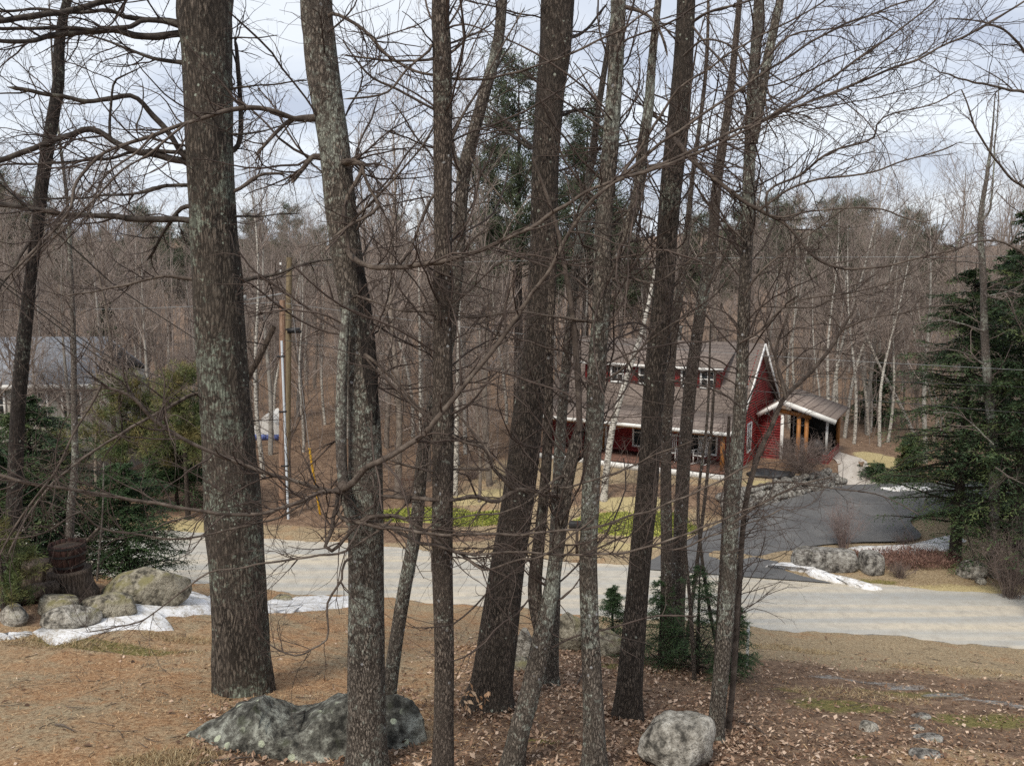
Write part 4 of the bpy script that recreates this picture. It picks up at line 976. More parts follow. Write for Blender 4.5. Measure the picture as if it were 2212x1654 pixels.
# ------------------------------------------------------------------ evergreens
def hemlock_mesh(H, R, seed, nb=140, clear=.06, leaf=.055, tws=15, pn=6, shape=.8, top=1.0, droop=.35):
    r = rs(seed)
    h = clear + (1 - clear) * r.uniform(0, 1, nb) ** .9
    az = r.uniform(0, 2 * pi, nb)
    ln = R * np.maximum(.08, (1 - h) ** shape) * r.uniform(.55, 1.08, nb)
    S = np.stack([np.zeros(nb), np.zeros(nb), h * H * .97], -1)
    D = np.stack([np.cos(az), np.sin(az), r.uniform(-.05, .25, nb)], -1)
    n = 9; P = np.zeros((nb, n, 3)); P[:, 0] = S
    for q in range(1, n):
        D = D + r.normal(size=(nb, 3)) * .07 - np.array((0, 0, droop / n)); D /= np.linalg.norm(D, axis=1, keepdims=True)
        P[:, q] = P[:, q - 1] + D * (ln / (n - 1))[:, None]
    BR = np.maximum(.005, .018 * ln)[:, None] * np.linspace(1, .25, n)[None]
    # side sprays
    k = tws * 2
    t = np.tile(np.linspace(.12, 1., tws).repeat(2), nb) + r.uniform(-.03, .03, nb * k)
    b = np.arange(nb).repeat(k); side = np.tile(np.array([1, -1]), nb * tws)
    tt = np.clip(t, 0, .999) * (n - 1); j = tt.astype(int); f = (tt - j)[:, None]
    s = P[b, j] * (1 - f) + P[b, j + 1] * f
    T = P[b, j + 1] - P[b, j]; T /= np.linalg.norm(T, axis=1, keepdims=True)
    sd = np.cross(T, np.array((0, 0, 1.))); sd /= np.linalg.norm(sd, axis=1, keepdims=True) + 1e-9
    a = r.uniform(.6, 1.1, len(b))[:, None]
    d = T * np.cos(a) + sd * side[:, None] * np.sin(a) + np.array((0, 0, 1.)) * r.normal(-.12, .16, len(b))[:, None]
    d /= np.linalg.norm(d, axis=1, keepdims=True)
    tl = (ln[b] * .34 * (1.15 - .8 * np.clip(t, 0, 1)) + .07) * r.uniform(.6, 1.15, len(b))
    # leaflets on the sprays
    m = pn; q = np.tile(np.linspace(.08, 1., m), len(b)) ; B = np.arange(len(b)).repeat(m)
    drp = np.zeros((len(B), 3)); drp[:, 2] = -.3 * (q * tl[B]) * q
    sp = s[B] + d[B] * (q * tl[B])[:, None] + drp
    rv = r.normal(size=(len(B), 3)); rv[:, 2] *= .5
    ld = d[B] * .8 + rv * .55; ld /= np.linalg.norm(ld, axis=1, keepdims=True)
    nn = np.array((0, 0, 1.)) + r.normal(size=(len(B), 3)) * .5
    L = leaf * r.uniform(1.3, 2.6, len(B)); W = leaf * r.uniform(.45, .82, len(B))
    return (P, BR), (sp, ld, nn, L, W)

def evergreen(name, label, base, H, R, seed, mat, group=None, copies=None, rad=None, cat='tree', lean=(0, 0), **kw):
    (P, BR), lf = hemlock_mesh(H, R, seed, **kw)
    root = empty(name, base, label, cat, group)
    rad = rad or (.016 * H + .02)
    z = np.linspace(-.3, H, 14); tp = np.stack([lean[0] * (z / H) ** 2, lean[1] * (z / H) ** 2, z], -1)
    V, F = tubes(tp[None], (rad * np.linspace(1.15, .06, 14))[None], 12)
    link('trunk', mesh_np('trunk', V, F, M['bark_hemlock'], True), root)
    V, F = tubes(P, BR, 3)
    o = link('boughs', mesh_np('boughs', V, F, M['bark_hemlock'], True), root); o['kind'] = 'stuff'
    o = link('needles', blades('needles', *lf, M[mat]), root); o['kind'] = 'stuff'
    return root

def gpt(px, Y): 
    d = ray(px, HORIZ + 300); X = d[0] / d[1] * Y
    return np.array((X, Y, float(TH(X, Y))))
def heights(px, ytop, Y):
    b = gpt(px, Y); return at(px, ytop, Y)[2] - b[2]

gL = 'evergreens left of the road'
evergreen('hemlock_tree', 'dark feathery hemlock behind the barrel planter at left', gpt(60, 19.2), heights(60, 850, 19.2), 3.0, 101, 'hemlock_dark', gL, nb=210, clear=.02, tws=17, shape=.55, leaf=.04, pn=7)
evergreen('hemlock_tree', 'low spreading hemlock reaching over the largest tan boulder', gpt(255, 19.6), heights(255, 990, 19.6), 2.0, 102, 'hemlock_leaf', gL, nb=170, clear=.02, tws=17, shape=.5, leaf=.036, pn=8)
evergreen('hemlock_tree', 'hemlock cut by the left picture edge', gpt(-60, 17.6), heights(-60, 930, 17.6), 2.2, 103, 'hemlock_dark', gL, nb=150, clear=.03, shape=.6, leaf=.05)
evergreen('hemlock_tree', 'dark hemlock below the yellow-green pine across the road at left', gpt(372, 33), heights(372, 900, 33), 2.4, 104, 'hemlock_leaf', gL, nb=130, clear=.2, shape=.5, leaf=.08, tws=12)
evergreen('hemlock_tree', 'sombre hemlock standing between the grey house and the big pine', gpt(240, 44), heights(240, 640, 44), 2.6, 105, 'hemlock_dark', gL, nb=130, leaf=.1, tws=11)
gR = 'tall hemlocks on the right'
evergreen('hemlock_tree', 'tall dark hemlock with a bare lower trunk at right', gpt(2085, 27.0), heights(2085, 560, 27), 3.6, 106, 'hemlock_dark', gR, nb=240, clear=.12, tws=17, shape=.45, leaf=.055, pn=7)
evergreen('hemlock_tree', 'tallest dark hemlock cut off by the right picture edge', gpt(2215, 25.0), heights(2215, 395, 25), 2.9, 107, 'hemlock_dark', gR, nb=240, clear=.06, tws=15, shape=.5, leaf=.058, pn=7)
evergreen('hemlock_tree', 'hemlock filling the gap behind the pale grey tree', gpt(2165, 31.0), heights(2165, 520, 31), 3.2, 108, 'hemlock_dark', gR, nb=190, clear=.04, tws=13, shape=.5, leaf=.08)
gS = 'hemlock saplings by the trunks'
for k, (px, py, ytop, Rr, lb) in enumerate(((1322, 1405, 1262, .62, 'small hemlock sapling left of the straight dark trunk'), (1425, 1440, 1245, .8, 'hemlock sapling behind the straight dark trunk'), (1505, 1455, 1215, .95, 'fullest hemlock sapling between the brown trunks and thin maple'), (1578, 1470, 1290, .5, 'hemlock sapling touching the white marker post'))):
    b = G(px, py)
    evergreen('hemlock_sapling', lb, b, at(px, ytop, b[1])[2] - b[2], Rr * 1.35, 110 + k, 'hemlock_leaf', gS, nb=84, clear=.02, tws=13, pn=8, leaf=.021, shape=.7, droop=.15, cat='sapling')
evergreen('hemlock_shrub', 'deer-browsed brownish columnar evergreen beyond the driveway', gpt(1972, 37.5), heights(1972, 935, 37.5), .75, 115, 'pine_yellow', None, nb=110, clear=.02, tws=8, leaf=.07, shape=.2, cat='shrub')
b = gpt(1962, 37.0)
evergreen('juniper_shrub', 'low dark green juniper at the end of the driveway', gpt(1905, 37.6), .8, 1.2, 116, 'hemlock_dark', None, nb=60, clear=.02, tws=8, leaf=.06, shape=.3, cat='shrub')
evergreen('hemlock_tree', 'dark hemlock among the birches behind the red house', gpt(1895, 52), heights(1895, 760, 52), 2.2, 117, 'hemlock_dark', None, nb=110, leaf=.11, tws=9)

def pine_mesh(H, R, seed, nb=60, clear=.35, tuft=.16, nt=16, nn=12, shape=.6, updir=.15):
    """white pine: whorled boughs with needle tufts towards their ends"""
    r = rs(seed)
    h = clear + (1 - clear) * np.linspace(0, 1, nb) ** 1. + r.uniform(-.01, .01, nb); h = np.clip(h, clear, .985)
    az = r.uniform(0, 2 * pi, nb); ln = R * np.maximum(.12, (1.02 - h) / (1 - clear)) ** shape * r.uniform(.5, 1.1, nb)
    n = 8; D = np.stack([np.cos(az), np.sin(az), r.uniform(0, .3, nb) + updir], -1); P = np.zeros((nb, n, 3)); P[:, 0, 2] = h * H
    for q in range(1, n):
        D = D + r.normal(size=(nb, 3)) * .1 + np.array((0, 0, .03)); D /= np.linalg.norm(D, axis=1, keepdims=True)
        P[:, q] = P[:, q - 1] + D * (ln / (n - 1))[:, None]
    BR = np.maximum(.008, .02 * ln)[:, None] * np.linspace(1, .3, n)[None]
    A, B = grow(r, P, BR, nb * 6, (.2 * R, .42 * R), (.4, .9), 5, .15, .06, .5, .006, (.3, 1.))
    SP = np.concatenate([P[:, 3:].reshape(-1, 3), A[:, 1:].reshape(-1, 3)])
    SD = np.concatenate([np.gradient(P, axis=1)[:, 3:].reshape(-1, 3), np.gradient(A, axis=1)[:, 1:].reshape(-1, 3)]); SD /= np.linalg.norm(SD, axis=1, keepdims=True)
    i = np.arange(len(SP)).repeat(nn)
    d = SD[i] * .6 + r.normal(size=(len(i), 3)) * .6 + np.array((0, 0, .12)); d /= np.linalg.norm(d, axis=1, keepdims=True)
    s = SP[i] + r.normal(size=(len(i), 3)) * tuft * .35
    L = tuft * r.uniform(.7, 1.3, len(i)); W = tuft * r.uniform(.07, .14, len(i))
    return (P, BR, A, B), (s, d, r.normal(size=(len(i), 3)), L, W)

def pine_protos(H, R, seed, mat, **kw):
    (P, BR, A, B), lf = pine_mesh(H, R, seed, **kw)
    z = np.linspace(-.3, H, 14); V, F = tubes(np.stack([0 * z, 0 * z, z], -1)[None], ((.013 * H + .03) * np.linspace(1.1, .06, 14))[None], 10)
    mt = mesh_np('trunk', V, F, M['bark_hemlock'], True)
    m1, m2 = tubes(P, BR, 3), tubes(A, B, 3); mb = MB().add(*m1).add(*m2)
    return mt, mb.mesh('boughs', M['bark_hemlock'], True), blades('needles', *lf, M[mat])
def pine(name, label, base, meshes, rz=0, sc_=1., group=None, cat='tree'):
    root = empty(name, base, label, cat, group, rz); root.scale = (sc_,) * 3
    for nm_, me in zip(('trunk', 'boughs', 'needles'), meshes):
        o = link(nm_, me, root)
        if nm_ != 'trunk': o['kind'] = 'stuff'
    return root
pp = pine_protos(5.9, 2.4, 121, 'pine_yellow', nb=46, clear=.32, tuft=.2, nn=16)
pine('pine_tree', 'yellow-green pine across the road left of the big pine', gpt(395, 31.5), pp, 0, 1.0, gL)
pine('pine_tree', 'golden-needled pine below the grey house across the road', gpt(262, 33), pp, 2.1, .92, gL)
pp2 = pine_protos(2.6, 1.1, 122, 'pine_yellow', nb=26, clear=.1, tuft=.13, nn=12)
pine('pine_sapling', 'small yellowish pine at the left picture edge before the hemlocks', gpt(-25, 15.0), pp2, .5, .72, gL, 'sapling')
pine('pine_sapling', 'small golden pine tucked among the hemlock boughs at left', gpt(110, 21.5), pp2, 2.5, 1.75, gL, 'sapling')
pw = pine_protos(21, 4.2, 123, 'pine_far', nb=70, clear=.42, tuft=.48, nn=11)
pine('pine_tree', 'tall green white pine crown behind the leaning middle pine', gpt(1120, 47), pw, .3, 1.0, 'white pines in the wood')
pine('pine_tree', 'tall green white pine right of the one behind the leaning pine', gpt(1262, 52), pw, 2.2, .93, 'white pines in the wood')
pws = [pw, pine_protos(17, 3.4, 124, 'pine_far', nb=58, clear=.45, tuft=.52, nn=10), pine_protos(14, 3.0, 125, 'pine_far', nb=50, clear=.4, tuft=.52, nn=10)]
r = rs(77)
spots = [(25, 62, 1), (-60, 70, 0), (70, 85, 1), (330, 90, 1), (210, 100, 2), (560, 110, 1), (1690, 85, 1), (1745, 78, 2), (1800, 80, 1), (1835, 92, 1), (1600, 95, 0), (1980, 70, 2), (860, 120, 1), (640, 130, 0), (1420, 100, 2), (1300, 90, 1), (120, 130, 0), (450, 140, 1), (1900, 120, 1), (-30, 100, 1), (10, 115, 2), (90, 110, 1), (170, 95, 2), (250, 120, 1), (290, 105, 2), (380, 112, 1), (420, 98, 2), (700, 110, 1), (760, 125, 0), (990, 95, 1), (1050, 80, 2), (1180, 85, 1), (1340, 75, 2), (1500, 88, 1), (1550, 105, 2), (1650, 110, 0), (1770, 100, 0), (1860, 105, 2), (1940, 95, 1)]
for k, (px, Y, q) in enumerate(spots):
    pine('pine_tree', 'distant dull green pine crown rising out of the brown wood', gpt(px, Y), pws[q], r.uniform(0, 6), r.uniform(.85, 1.1), 'distant pines in the wood')

# ------------------------------------------------------------------ the bare wood behind
def bare_proto(H, seed, bark, twig, nb=34, rad=None, lean=.6):
    r = rs(seed)
    z = np.linspace(-.4, H, 16); f = z.clip(0) / H
    w = r.normal(size=2) * lean
    tp = np.stack([w[0] * f ** 1.5 + .12 * np.sin(z * .7 + seed), w[1] * f ** 1.5 + .12 * np.cos(z * .6 + seed), z], -1)
    rad = rad or .009 * H + .02
    tr = rad * (1 - .93 * f)
    V, F = tubes(tp[None], tr[None], 7); trunk = (V, F)
    P1, R1 = grow(r, tp[None], tr[None], nb, (.14 * H, .36 * H), (.35, .85), 8, .1, .1, .45, .009, (.3, .97))
    P1b, R1b = grow(r, tp[None], tr[None], nb // 3, (.06 * H, .16 * H), (.8, 1.4), 6, .14, .02, .3, .007, (.08, .6))
    P2, R2 = grow(r, P1, R1, nb * 8, (.5, 2.2), (.3, .85), 6, .14, .06, .6, .006, (.15, 1.))
    P3, R3 = grow(r, P2, R2, nb * 30, (.25, 1.0), (.3, .9), 4, .16, .05, .7, .0048, (.15, 1.))
    P4, R4 = grow(r, P1b, R1b, nb * 3, (.2, .9), (.3, .9), 4, .16, .03, .7, .005, (.15, 1.))
    mb = MB().add(*tubes(P1, R1, 5)).add(*tubes(P1b, R1b, 4)).add(*tubes(P2, R2, 3)).add(*tubes(P3, R3, 3)).add(*tubes(P4, R4, 3))
    V2, Q2 = np.concatenate(mb.V), np.concatenate(mb.Q)
    me = mesh_np('bare_tree', np.concatenate([trunk[0], V2]), np.concatenate([trunk[1], Q2 + len(trunk[0])]), M[bark], True)
    me.materials.append(M[twig])
    mi = np.zeros(len(me.polygons), np.int32); mi[len(trunk[1]):] = 1
    me.polygons.foreach_set('material_index', mi)
    return me
mat_simple('pale_bark', [(.3, (.2, .178, .155)), (.5, (.33, .305, .27)), (.7, (.46, .435, .39))], 5, rnd=.5)
protos = [bare_proto(h, 200 + k, 'pale_bark' if k in (1, 4) else 'wood_bark', 'wood_twig', nb) for k, (h, nb) in enumerate(((13, 30), (15, 34), (17, 36), (19, 40), (11, 26), (8, 24)))]
bprotos = [bare_proto(h, 220 + k, 'birch_bark', 'wood_twig', 20, .0075 * h + .01, ln_) for k, (h, ln_) in enumerate(((11, .5), (13, .8), (14, 1.6)))]
r = rs(5)
placed = []
def okspot(X, Y):
    if Y < far_edge(X) + 3.5: return False
    if X > -1 and Y < 42.5 and X < 21: return False
    if X > 21 and Y < 33: return False
    if -26 < X < -8 and Y < 43: return False
    if Y < 46 and 2 < X < 20 and Y < 45: return False
    return all((X - a) ** 2 + (Y - b) ** 2 > 1.6 for a, b in placed)
for k, (px, Y) in enumerate(((-20, 34), (95, 33.6), (140, 34.5), (205, 33.8), (255, 35), (310, 34.2), (355, 36), (60, 35))):
    o = link('bare_tree', protos[(4, 5, 4, 5, 0, 4, 5, 0)[k]], None, gpt(px, Y) - (0, 0, .05)); o.rotation_euler = (0, 0, k * 2.2)
    tag(o, ('first', 'third', 'fourth', 'fifth', 'sixth', 'seventh', 'eighth', 'second')[k] + ' thin bare tree from the left in front of the pale grey-roofed house', 'tree', 'bare trees before the grey house')
n = 0
zl = {'l': 'bare grey-brown tree in the thick wood left of the utility poles', 'm': 'bare grey-brown tree in the thick wood between poles and red house', 'r': 'bare grey-brown tree in the thick wood behind the red house and birches'}
while n < 262:
    Y = 33 + 62 * r.uniform() ** 1.35; px = r.uniform(-120, 2330)
    X = (px - IW / 2) / FPX * Y
    if not okspot(X, Y): continue
    placed.append((X, Y)); n += 1
    q = r.choice(6, p=[.2, .22, .18, .1, .16, .14])
    o = link('bare_tree', protos[q], None, (X, Y, float(TH(X, Y)) - .05)); o.rotation_euler = (r.normal() * .03, r.normal() * .03, r.uniform(0, 6.28)); s = r.uniform(.66, .98); o.scale = (s, s, s)
    zz = 'l' if px < 620 else ('m' if px < 1220 else 'r')
    tag(o, zl[zz], 'tree', 'bare wood trees ' + {'l': 'on the left', 'm': 'in the middle', 'r': 'on the right'}[zz])
for k, (x0, y0, x1, y1) in enumerate(((1765, 648, 1774, 930), (1810, 724, 1803, 940), (1841, 741, 1822, 950), (1858, 779, 1880, 978), (1882, 740, 1880, 964), (1892, 800, 1899, 964), (1930, 820, 1923, 964), (1905, 800, 1978, 945), (1950, 740, 2000, 925), (1982, 760, 2030, 930), (1790, 700, 1784, 930), (1796, 760, 1794, 935), (2005, 800, 2045, 930), (1712, 760, 1716, 940), (1690, 790, 1702, 940), (1845, 700, 1850, 955))):
    Y = 43.5 + (k % 5) * 1.4
    b = gpt(x1, Y); tpt = at(x0, y0, Y)
    o = link('birch_tree', bprotos[k % 3 if abs(x0 - x1) < 30 else 1], None, b - (0, 0, .05)); o.rotation_euler = (0, math.atan2(tpt[0] - b[0], max(2., tpt[2] - b[2])), 0); s = .8 + .1 * (k % 4); o.scale = (s, s, s)
    ORD = ('first', 'second', 'third', 'fourth', 'fifth', 'sixth', 'seventh', 'eighth', 'ninth', 'tenth', 'eleventh', 'twelfth', 'thirteenth', 'fourteenth', 'fifteenth', 'sixteenth')
    order = sorted((1765, 1810, 1841, 1858, 1882, 1892, 1930, 1905, 1950, 1982, 1790, 1796, 2005, 1712, 1690, 1845))
    tag(o, ORD[order.index(x0)] + ' slender white birch from the left in the stand right of the red house', 'tree', 'birch stand behind the driveway')
for k, (px, Y) in enumerate(((797, 40), (776, 46), (893, 48), (700, 52), (560, 38), (590, 50), (95, 47), (135, 60), (1010, 42), (1090, 50), (650, 44), (300, 52))):
    o = link('birch_tree', bprotos[k % 3], None, gpt(px, Y) - (0, 0, .05)); o.rotation_euler = (0, 0, k * 1.3); s = .85 + .08 * (k % 5); o.scale = (s, s, s)
    order = sorted((797, 776, 893, 700, 560, 590, 95, 135, 1010, 1090, 650, 300))
    tag(o, ORD[order.index(px)] + ' thin white birch from the left picture edge in the brown wood', 'tree', 'scattered birches in the wood')

# the farther wood that reads as one mass, and brush between the trunks
r = rs(9)
N = 900
Y = 80 + 520 * r.uniform(size=N) ** 1.15 ; X = r.uniform(-.78, .78, N) * Y
Hh = r.uniform(9, 18, N); zb = TH(X, Y)
f = np.linspace(0, 1, 4)
tp = np.zeros((N, 4, 3)); tp[:, :, 0] = X[:, None] + r.normal(size=(N, 1)) * f[None] * .6; tp[:, :, 1] = Y[:, None]; tp[:, :, 2] = zb[:, None] + Hh[:, None] * f[None]
trad = (.13 * (1 - .85 * f))[None] * np.ones((N, 1))
mb = MB().add(*tubes(tp, trad, 3))
P1, R1 = grow(r, tp, trad, N * 14, (1.5, 5.), (.3, .9), 3, .12, .08, .5, .026, (.2, 1.))
mb.add(*tubes(P1, R1, 3))
P2, R2 = grow(r, P1, R1, N * 18, (.9, 2.6), (.3, .9), 2, .12, .06, .7, .018, (.2, 1.)); mb.add(*tubes(P2, R2, 3))
tag(mb.obj('distant_wood', M['far_wood']), 'grey-brown mass of bare trees far back over the low hills', 'wood', kind='stuff')
N = 2100
Y = 33 + 50 * r.uniform(size=N) ** 1.2; X = r.uniform(-.72, .72, N) * Y
keep = np.array([okspot(a, b) for a, b in zip(X, Y)]); X, Y = X[keep], Y[keep]; N = len(X)
f = np.linspace(0, 1, 6); Hh = r.uniform(.8, 6.5, N)
tp = np.zeros((N, 6, 3)); wob = np.cumsum(r.normal(size=(N, 6, 2)) * .09, axis=1) * Hh[:, None, None] * .35
tp[:, :, 0] = X[:, None] + wob[:, :, 0]; tp[:, :, 1] = Y[:, None] + wob[:, :, 1]; tp[:, :, 2] = TH(X, Y)[:, None] - .05 + Hh[:, None] * f[None]
trad = (.006 + .004 * Hh)[:, None] * (1 - .8 * f)[None]
mb = MB().add(*tubes(tp, trad, 3))
P1, R1 = grow(r, tp, trad, N * 6, (.3, 1.5), (.3, .9), 4, .14, .06, .6, .005, (.2, 1.)); mb.add(*tubes(P1, R1, 3))
P2, R2 = grow(r, P1, R1, N * 8, (.15, .6), (.3, .9), 2, .14, .04, .7, .004, (.2, 1.)); mb.add(*tubes(P2, R2, 3))
tag(mb.obj('underbrush', M['wood_twig']), 'tangle of thin bare underbrush stems filling the wood', 'underbrush', kind='stuff')

# ------------------------------------------------------------------ the red house
HP = np.array((10.3, 36.0, .72))
house = empty('red_house', HP, 'red clapboard house with brown shingle roof, white trim and porches', 'house', None, -RAD(30))
LEN, DEP, EAV, RID = 9.6, 7.2, 2.9, 5.85
def roofz(y): return EAV + (RID - EAV) * (1 - abs(y - DEP / 2) / (DEP / 2))
mb = MB()                                         # walls: core plus lapped boards
mb.add([(0, 0, -.6), (0, DEP, -.6), (0, DEP, EAV), (0, DEP / 2, RID - .1), (0, 0, EAV)], np.array([[0, 1, 2], [0, 2, 4], [4, 2, 3]]))
mb.add([(-LEN, 0, -.6), (-LEN, DEP, -.6), (-LEN, DEP, EAV), (-LEN, DEP / 2, RID - .1), (-LEN, 0, EAV)], np.array([[0, 2, 1], [0, 4, 2], [4, 3, 2]]))
mb.quad((-LEN, 0, -.6), (0, 0, -.6), (0, 0, EAV), (-LEN, 0, EAV)); mb.quad((0, DEP, -.6), (-LEN, DEP, -.6), (-LEN, DEP, EAV), (0, DEP, EAV))
mb.obj('wall', M['dark_inside'], house)
mb = MB(); z = -.5
while z < RID - .25:
    y0 = 0 if z < EAV else (z - EAV) / (RID - EAV) * DEP / 2
    mb.box((.02, DEP / 2, z + .065), (.03, max(.1, DEP - 2 * y0 - .02), .128), ry=.12)
    if z < EAV - .1: mb.box((-LEN / 2, -.02, z + .065), (LEN, .03, .128), rx=.12)
    z += .13
o = mb.obj('clapboards', M['red_siding'], house); o['kind'] = 'stuff'
mb = MB(); ov = .25
mb.slab((-LEN - ov, -.02, EAV + .02), (ov, -.02, EAV + .02), (ov, DEP / 2, RID + .06), (-LEN - ov, DEP / 2, RID + .06), .1)
mb.slab((ov, DEP + .3, EAV - .2), (-LEN - ov, DEP + .3, EAV - .2), (-LEN - ov, DEP / 2, RID + .06), (ov, DEP / 2, RID + .06), .1)
mb.slab((-LEN - ov, -2.25, 2.5), (ov, -2.25, 2.5), (ov, -.02, EAV + .02), (-LEN - ov, -.02, EAV + .02), .1)
roof = mb.obj('roof', M['shingle'], house)
mb = MB().box((-4.5, DEP / 2 + .7, RID + .1), (.5, .5, 1.1)); mb.box((-4.5, DEP / 2 + .7, RID + .68), (.6, .6, .1)); mb.obj('chimney', M['rock_wall'], roof)
mb = MB()                                         # white rake boards, fascia and corner board
def bar(mb, a, b, w, h):
    a, b = np.array(a, float), np.array(b, float); d = b - a; L = np.linalg.norm(d)
    yaw = math.atan2(d[1], d[0]); pit = math.atan2(d[2], math.hypot(d[0], d[1]))
    return mb.box((a + b) / 2, (L, w, h), rz=yaw, ry=-pit)
for xe in (ov + .012,):
    bar(mb, (xe, 0, EAV - .02), (xe, DEP / 2, RID - .02), .05, .2); bar(mb, (xe, DEP + .3, EAV - .26), (xe, DEP / 2, RID - .02), .05, .2)
    bar(mb, (xe, -2.25, 2.42), (xe, 0, EAV - .06), .05, .18)
mb.box((-LEN / 2, -2.27, 2.4), (LEN + .5, .05, .16)); mb.box((.05, -.02, 1.1), (.12, .14, 3.2)); mb.box((.05, DEP, 1.1), (.1, .12, 3.2)); mb.box((-LEN, -.03, 1.1), (.12, .12, 3.2))
mb.obj('trim', M['white_paint'], house)
def window(x, y, z, w, h, face, parent, mull=1):
    """face 'f' looks along -y, 'r' along +x"""
    fr, pn = MB(), MB(); t_ = .09
    def b(mm, cx, cz, sx, sz, dp, off):
        if face == 'f': mm.box((x + cx, y - off, z + cz), (sx, dp, sz))
        else: mm.box((x + off, y + cx, z + cz), (dp, sx, sz))
    for s_ in (-1, 1): b(fr, s_ * (w / 2 + t_ / 2), 0, t_, h + 2 * t_, .06, .05)
    b(fr, 0, h / 2 + t_ / 2, w, t_, .06, .05); b(fr, 0, -h / 2 - t_ / 2, w + .1, t_, .09, .06); b(fr, 0, 0, w, .05, .05, .045)
    for k in range(mull): b(fr, -w / 2 + w * (k + 1) / (mull + 1), 0, .035, h, .04, .045)
    b(pn, 0, 0, w, h, .03, .03)
    o = fr.obj('window', M['white_paint'], parent); pn.obj('pane', M['glass'], o); return o
window(0, 1.9, 1.55, .62, 1.25, 'r', house); window(0, 5.5, 1.65, .62, 1.25, 'r', house)
# long shed dormer with a row of windows
dx0, dx1, dzb, dzt, dyb = -8.2, -1.2, 3.75, 4.85, 1.05
mb = MB(); mb.box(((dx0 + dx1) / 2, 1.25, 4.25), (dx1 - dx0, .25, 1.25))
for s_ in (dx0, dx1): mb.add([(s_, 1.13, 3.7), (s_, 1.13, 4.85), (s_, 3.2, 5.5)], [[0, 1, 2]])
dorm = mb.obj('dormer', M['red_siding'], house)
mb = MB().slab((dx0 - .2, .85, 4.86), (dx1 + .2, .85, 4.86), (dx1 + .2, 3.5, 5.8), (dx0 - .2, 3.5, 5.8), .08); mb.obj('dormer_roof', M['shingle'], dorm)
mb = MB().box(((dx0 + dx1) / 2, .83, 4.8), (dx1 - dx0 + .4, .05, .13)); mb.obj('dormer_fascia', M['white_paint'], dorm)
for xw in (-7.4, -6.4, -4.9, -3.95, -2.75, -1.8): window(xw, 1.12, 4.3, .55, .72, 'f', dorm, 1)
# front porch
mb = MB().box((-LEN / 2, -1.05, .62), (LEN, 2.1, .12)); porch = mb.obj('porch_floor', M['deck_brown'], house)
mb = MB().box((-LEN / 2, -2.13, .42), (LEN, .05, .28)); mb.obj('porch_skirt', M['white_paint'], house)
for xp in (-.15, -3.2, -6.3, -9.4): MB().box((xp, -1.98, 1.5), (.16, .16, 1.65)).obj('porch_post', M['cedar'], house)
mb = MB().box((-LEN / 2, -1.98, 2.32), (LEN, .14, .2)); mb.obj('porch_beam', M['cedar'], house)
d_ = MB().box((-7.0, -.045, 1.5), (.95, .05, 2.05)).obj('door', M['cedar'], house)
mb = MB()
for s_ in (-1, 1): mb.box((-7.0 + s_ * .54, -.06, 1.5), (.12, .07, 2.1))
mb.box((-7.0, -.06, 2.6), (1.2, .07, .12)); mb.obj('door_frame', M['white_paint'], d_)
MB().tube([(-6.65, -.1, 1.45), (-6.65, -.14, 1.45)], [.035, .03], 8).obj('door_knob', M['black_metal'], d_)
window(-4.4, 0, 1.65, 1.2, 1.25, 'f', house, 2); window(-1.6, 0, 1.65, 1.2, 1.3, 'f', house, 2)
# entry porch on the gable end
mb = MB(); ax, az_, rx_, rz_, lx_, lz_ = 1.3, 3.28, 3.75, 2.5, .18, 2.55
mb.slab((ax, 2.9, az_), (rx_, 2.9, rz_), (rx_, 7.0, rz_), (ax, 7.0, az_), -.09); mb.slab((lx_, 2.9, lz_), (ax, 2.9, az_), (ax, 7.0, az_), (lx_, 7.0, lz_), -.09)
mb.obj('entry_roof', M['shingle'], house)
mb = MB(); bar(mb, (ax, 2.87, az_ - .06), (rx_, 2.87, rz_ - .06), .05, .24); bar(mb, (lx_, 2.87, lz_ - .06), (ax, 2.87, az_ - .06), .05, .2); mb.obj('entry_rake', M['white_paint'], house)
mb = MB(); z = -.5
while z < 2.45:
    mb.box((.62, 3.3, z + .065), (1.15, .04, .128), rx=.12); z += .13
z = -.5
while z < .75: mb.box((2.95, 3.3, z + .065), (.95, .04, .128), rx=.12); mb.box((3.42, 5.0, z + .065), (.04, 3.4, .128), ry=.12); z += .13
mb.obj('entry_clapboards', M['red_siding'], house)['kind'] = 'stuff'
for (xp, yp) in ((2.05, 3.25), (2.4, 3.3), (3.35, 6.7)): MB().box((xp, yp, 1.15), (.17, .17, 2.9)).obj('entry_post', M['cedar'], house)
mb = MB(); bar(mb, (1.15, 3.22, 2.75), (2.6, 3.22, 2.55), .14, .2); mb.obj('entry_beam', M['cedar'], house)
MB().box((2.2, 6.85, 1.2), (2.4, .1, 2.8)).obj('entry_back_wall', M['dark_inside'], house)  # near-black colour stands in for the shade inside the open porch
window(1.45, 6.78, 1.5, .5, 1.3, 'f', house, 1); MB().box((1.28, 3.3, 1.2), (.14, .14, 2.7)).obj('entry_white_post', M['white_paint'], house)
MB().box((3.3, 3.4, 1.7), (.1, .1, 1.7)).obj('entry_corner_post', M['white_paint'], house)
MB().box((1.75, 5.0, -.02), (3.3, 3.4, .12)).obj('entry_floor', M['deck_brown'], house)

def hw(lx, ly, lz):                               # house local -> world
    a = -RAD(30); return np.array((HP[0] + lx * cos(a) - ly * sin(a), HP[1] + lx * sin(a) + ly * cos(a), HP[2] + lz))
p = hw(2.95, 3.1, .75)
mb = MB(); Vb, Fb = ico(3); q = Vb * (.26, .22, .42); q = q * (1 + .12 * sn(q, 6, 5))[:, None]; q[:, 2] = np.maximum(q[:, 2], -.38)
tag(link('bag', mesh_np('bag', q, Fb, M['black_metal'], True), None, p + (0, 0, .38)), 'bulging black bag on the red half wall of the side porch', 'bag')

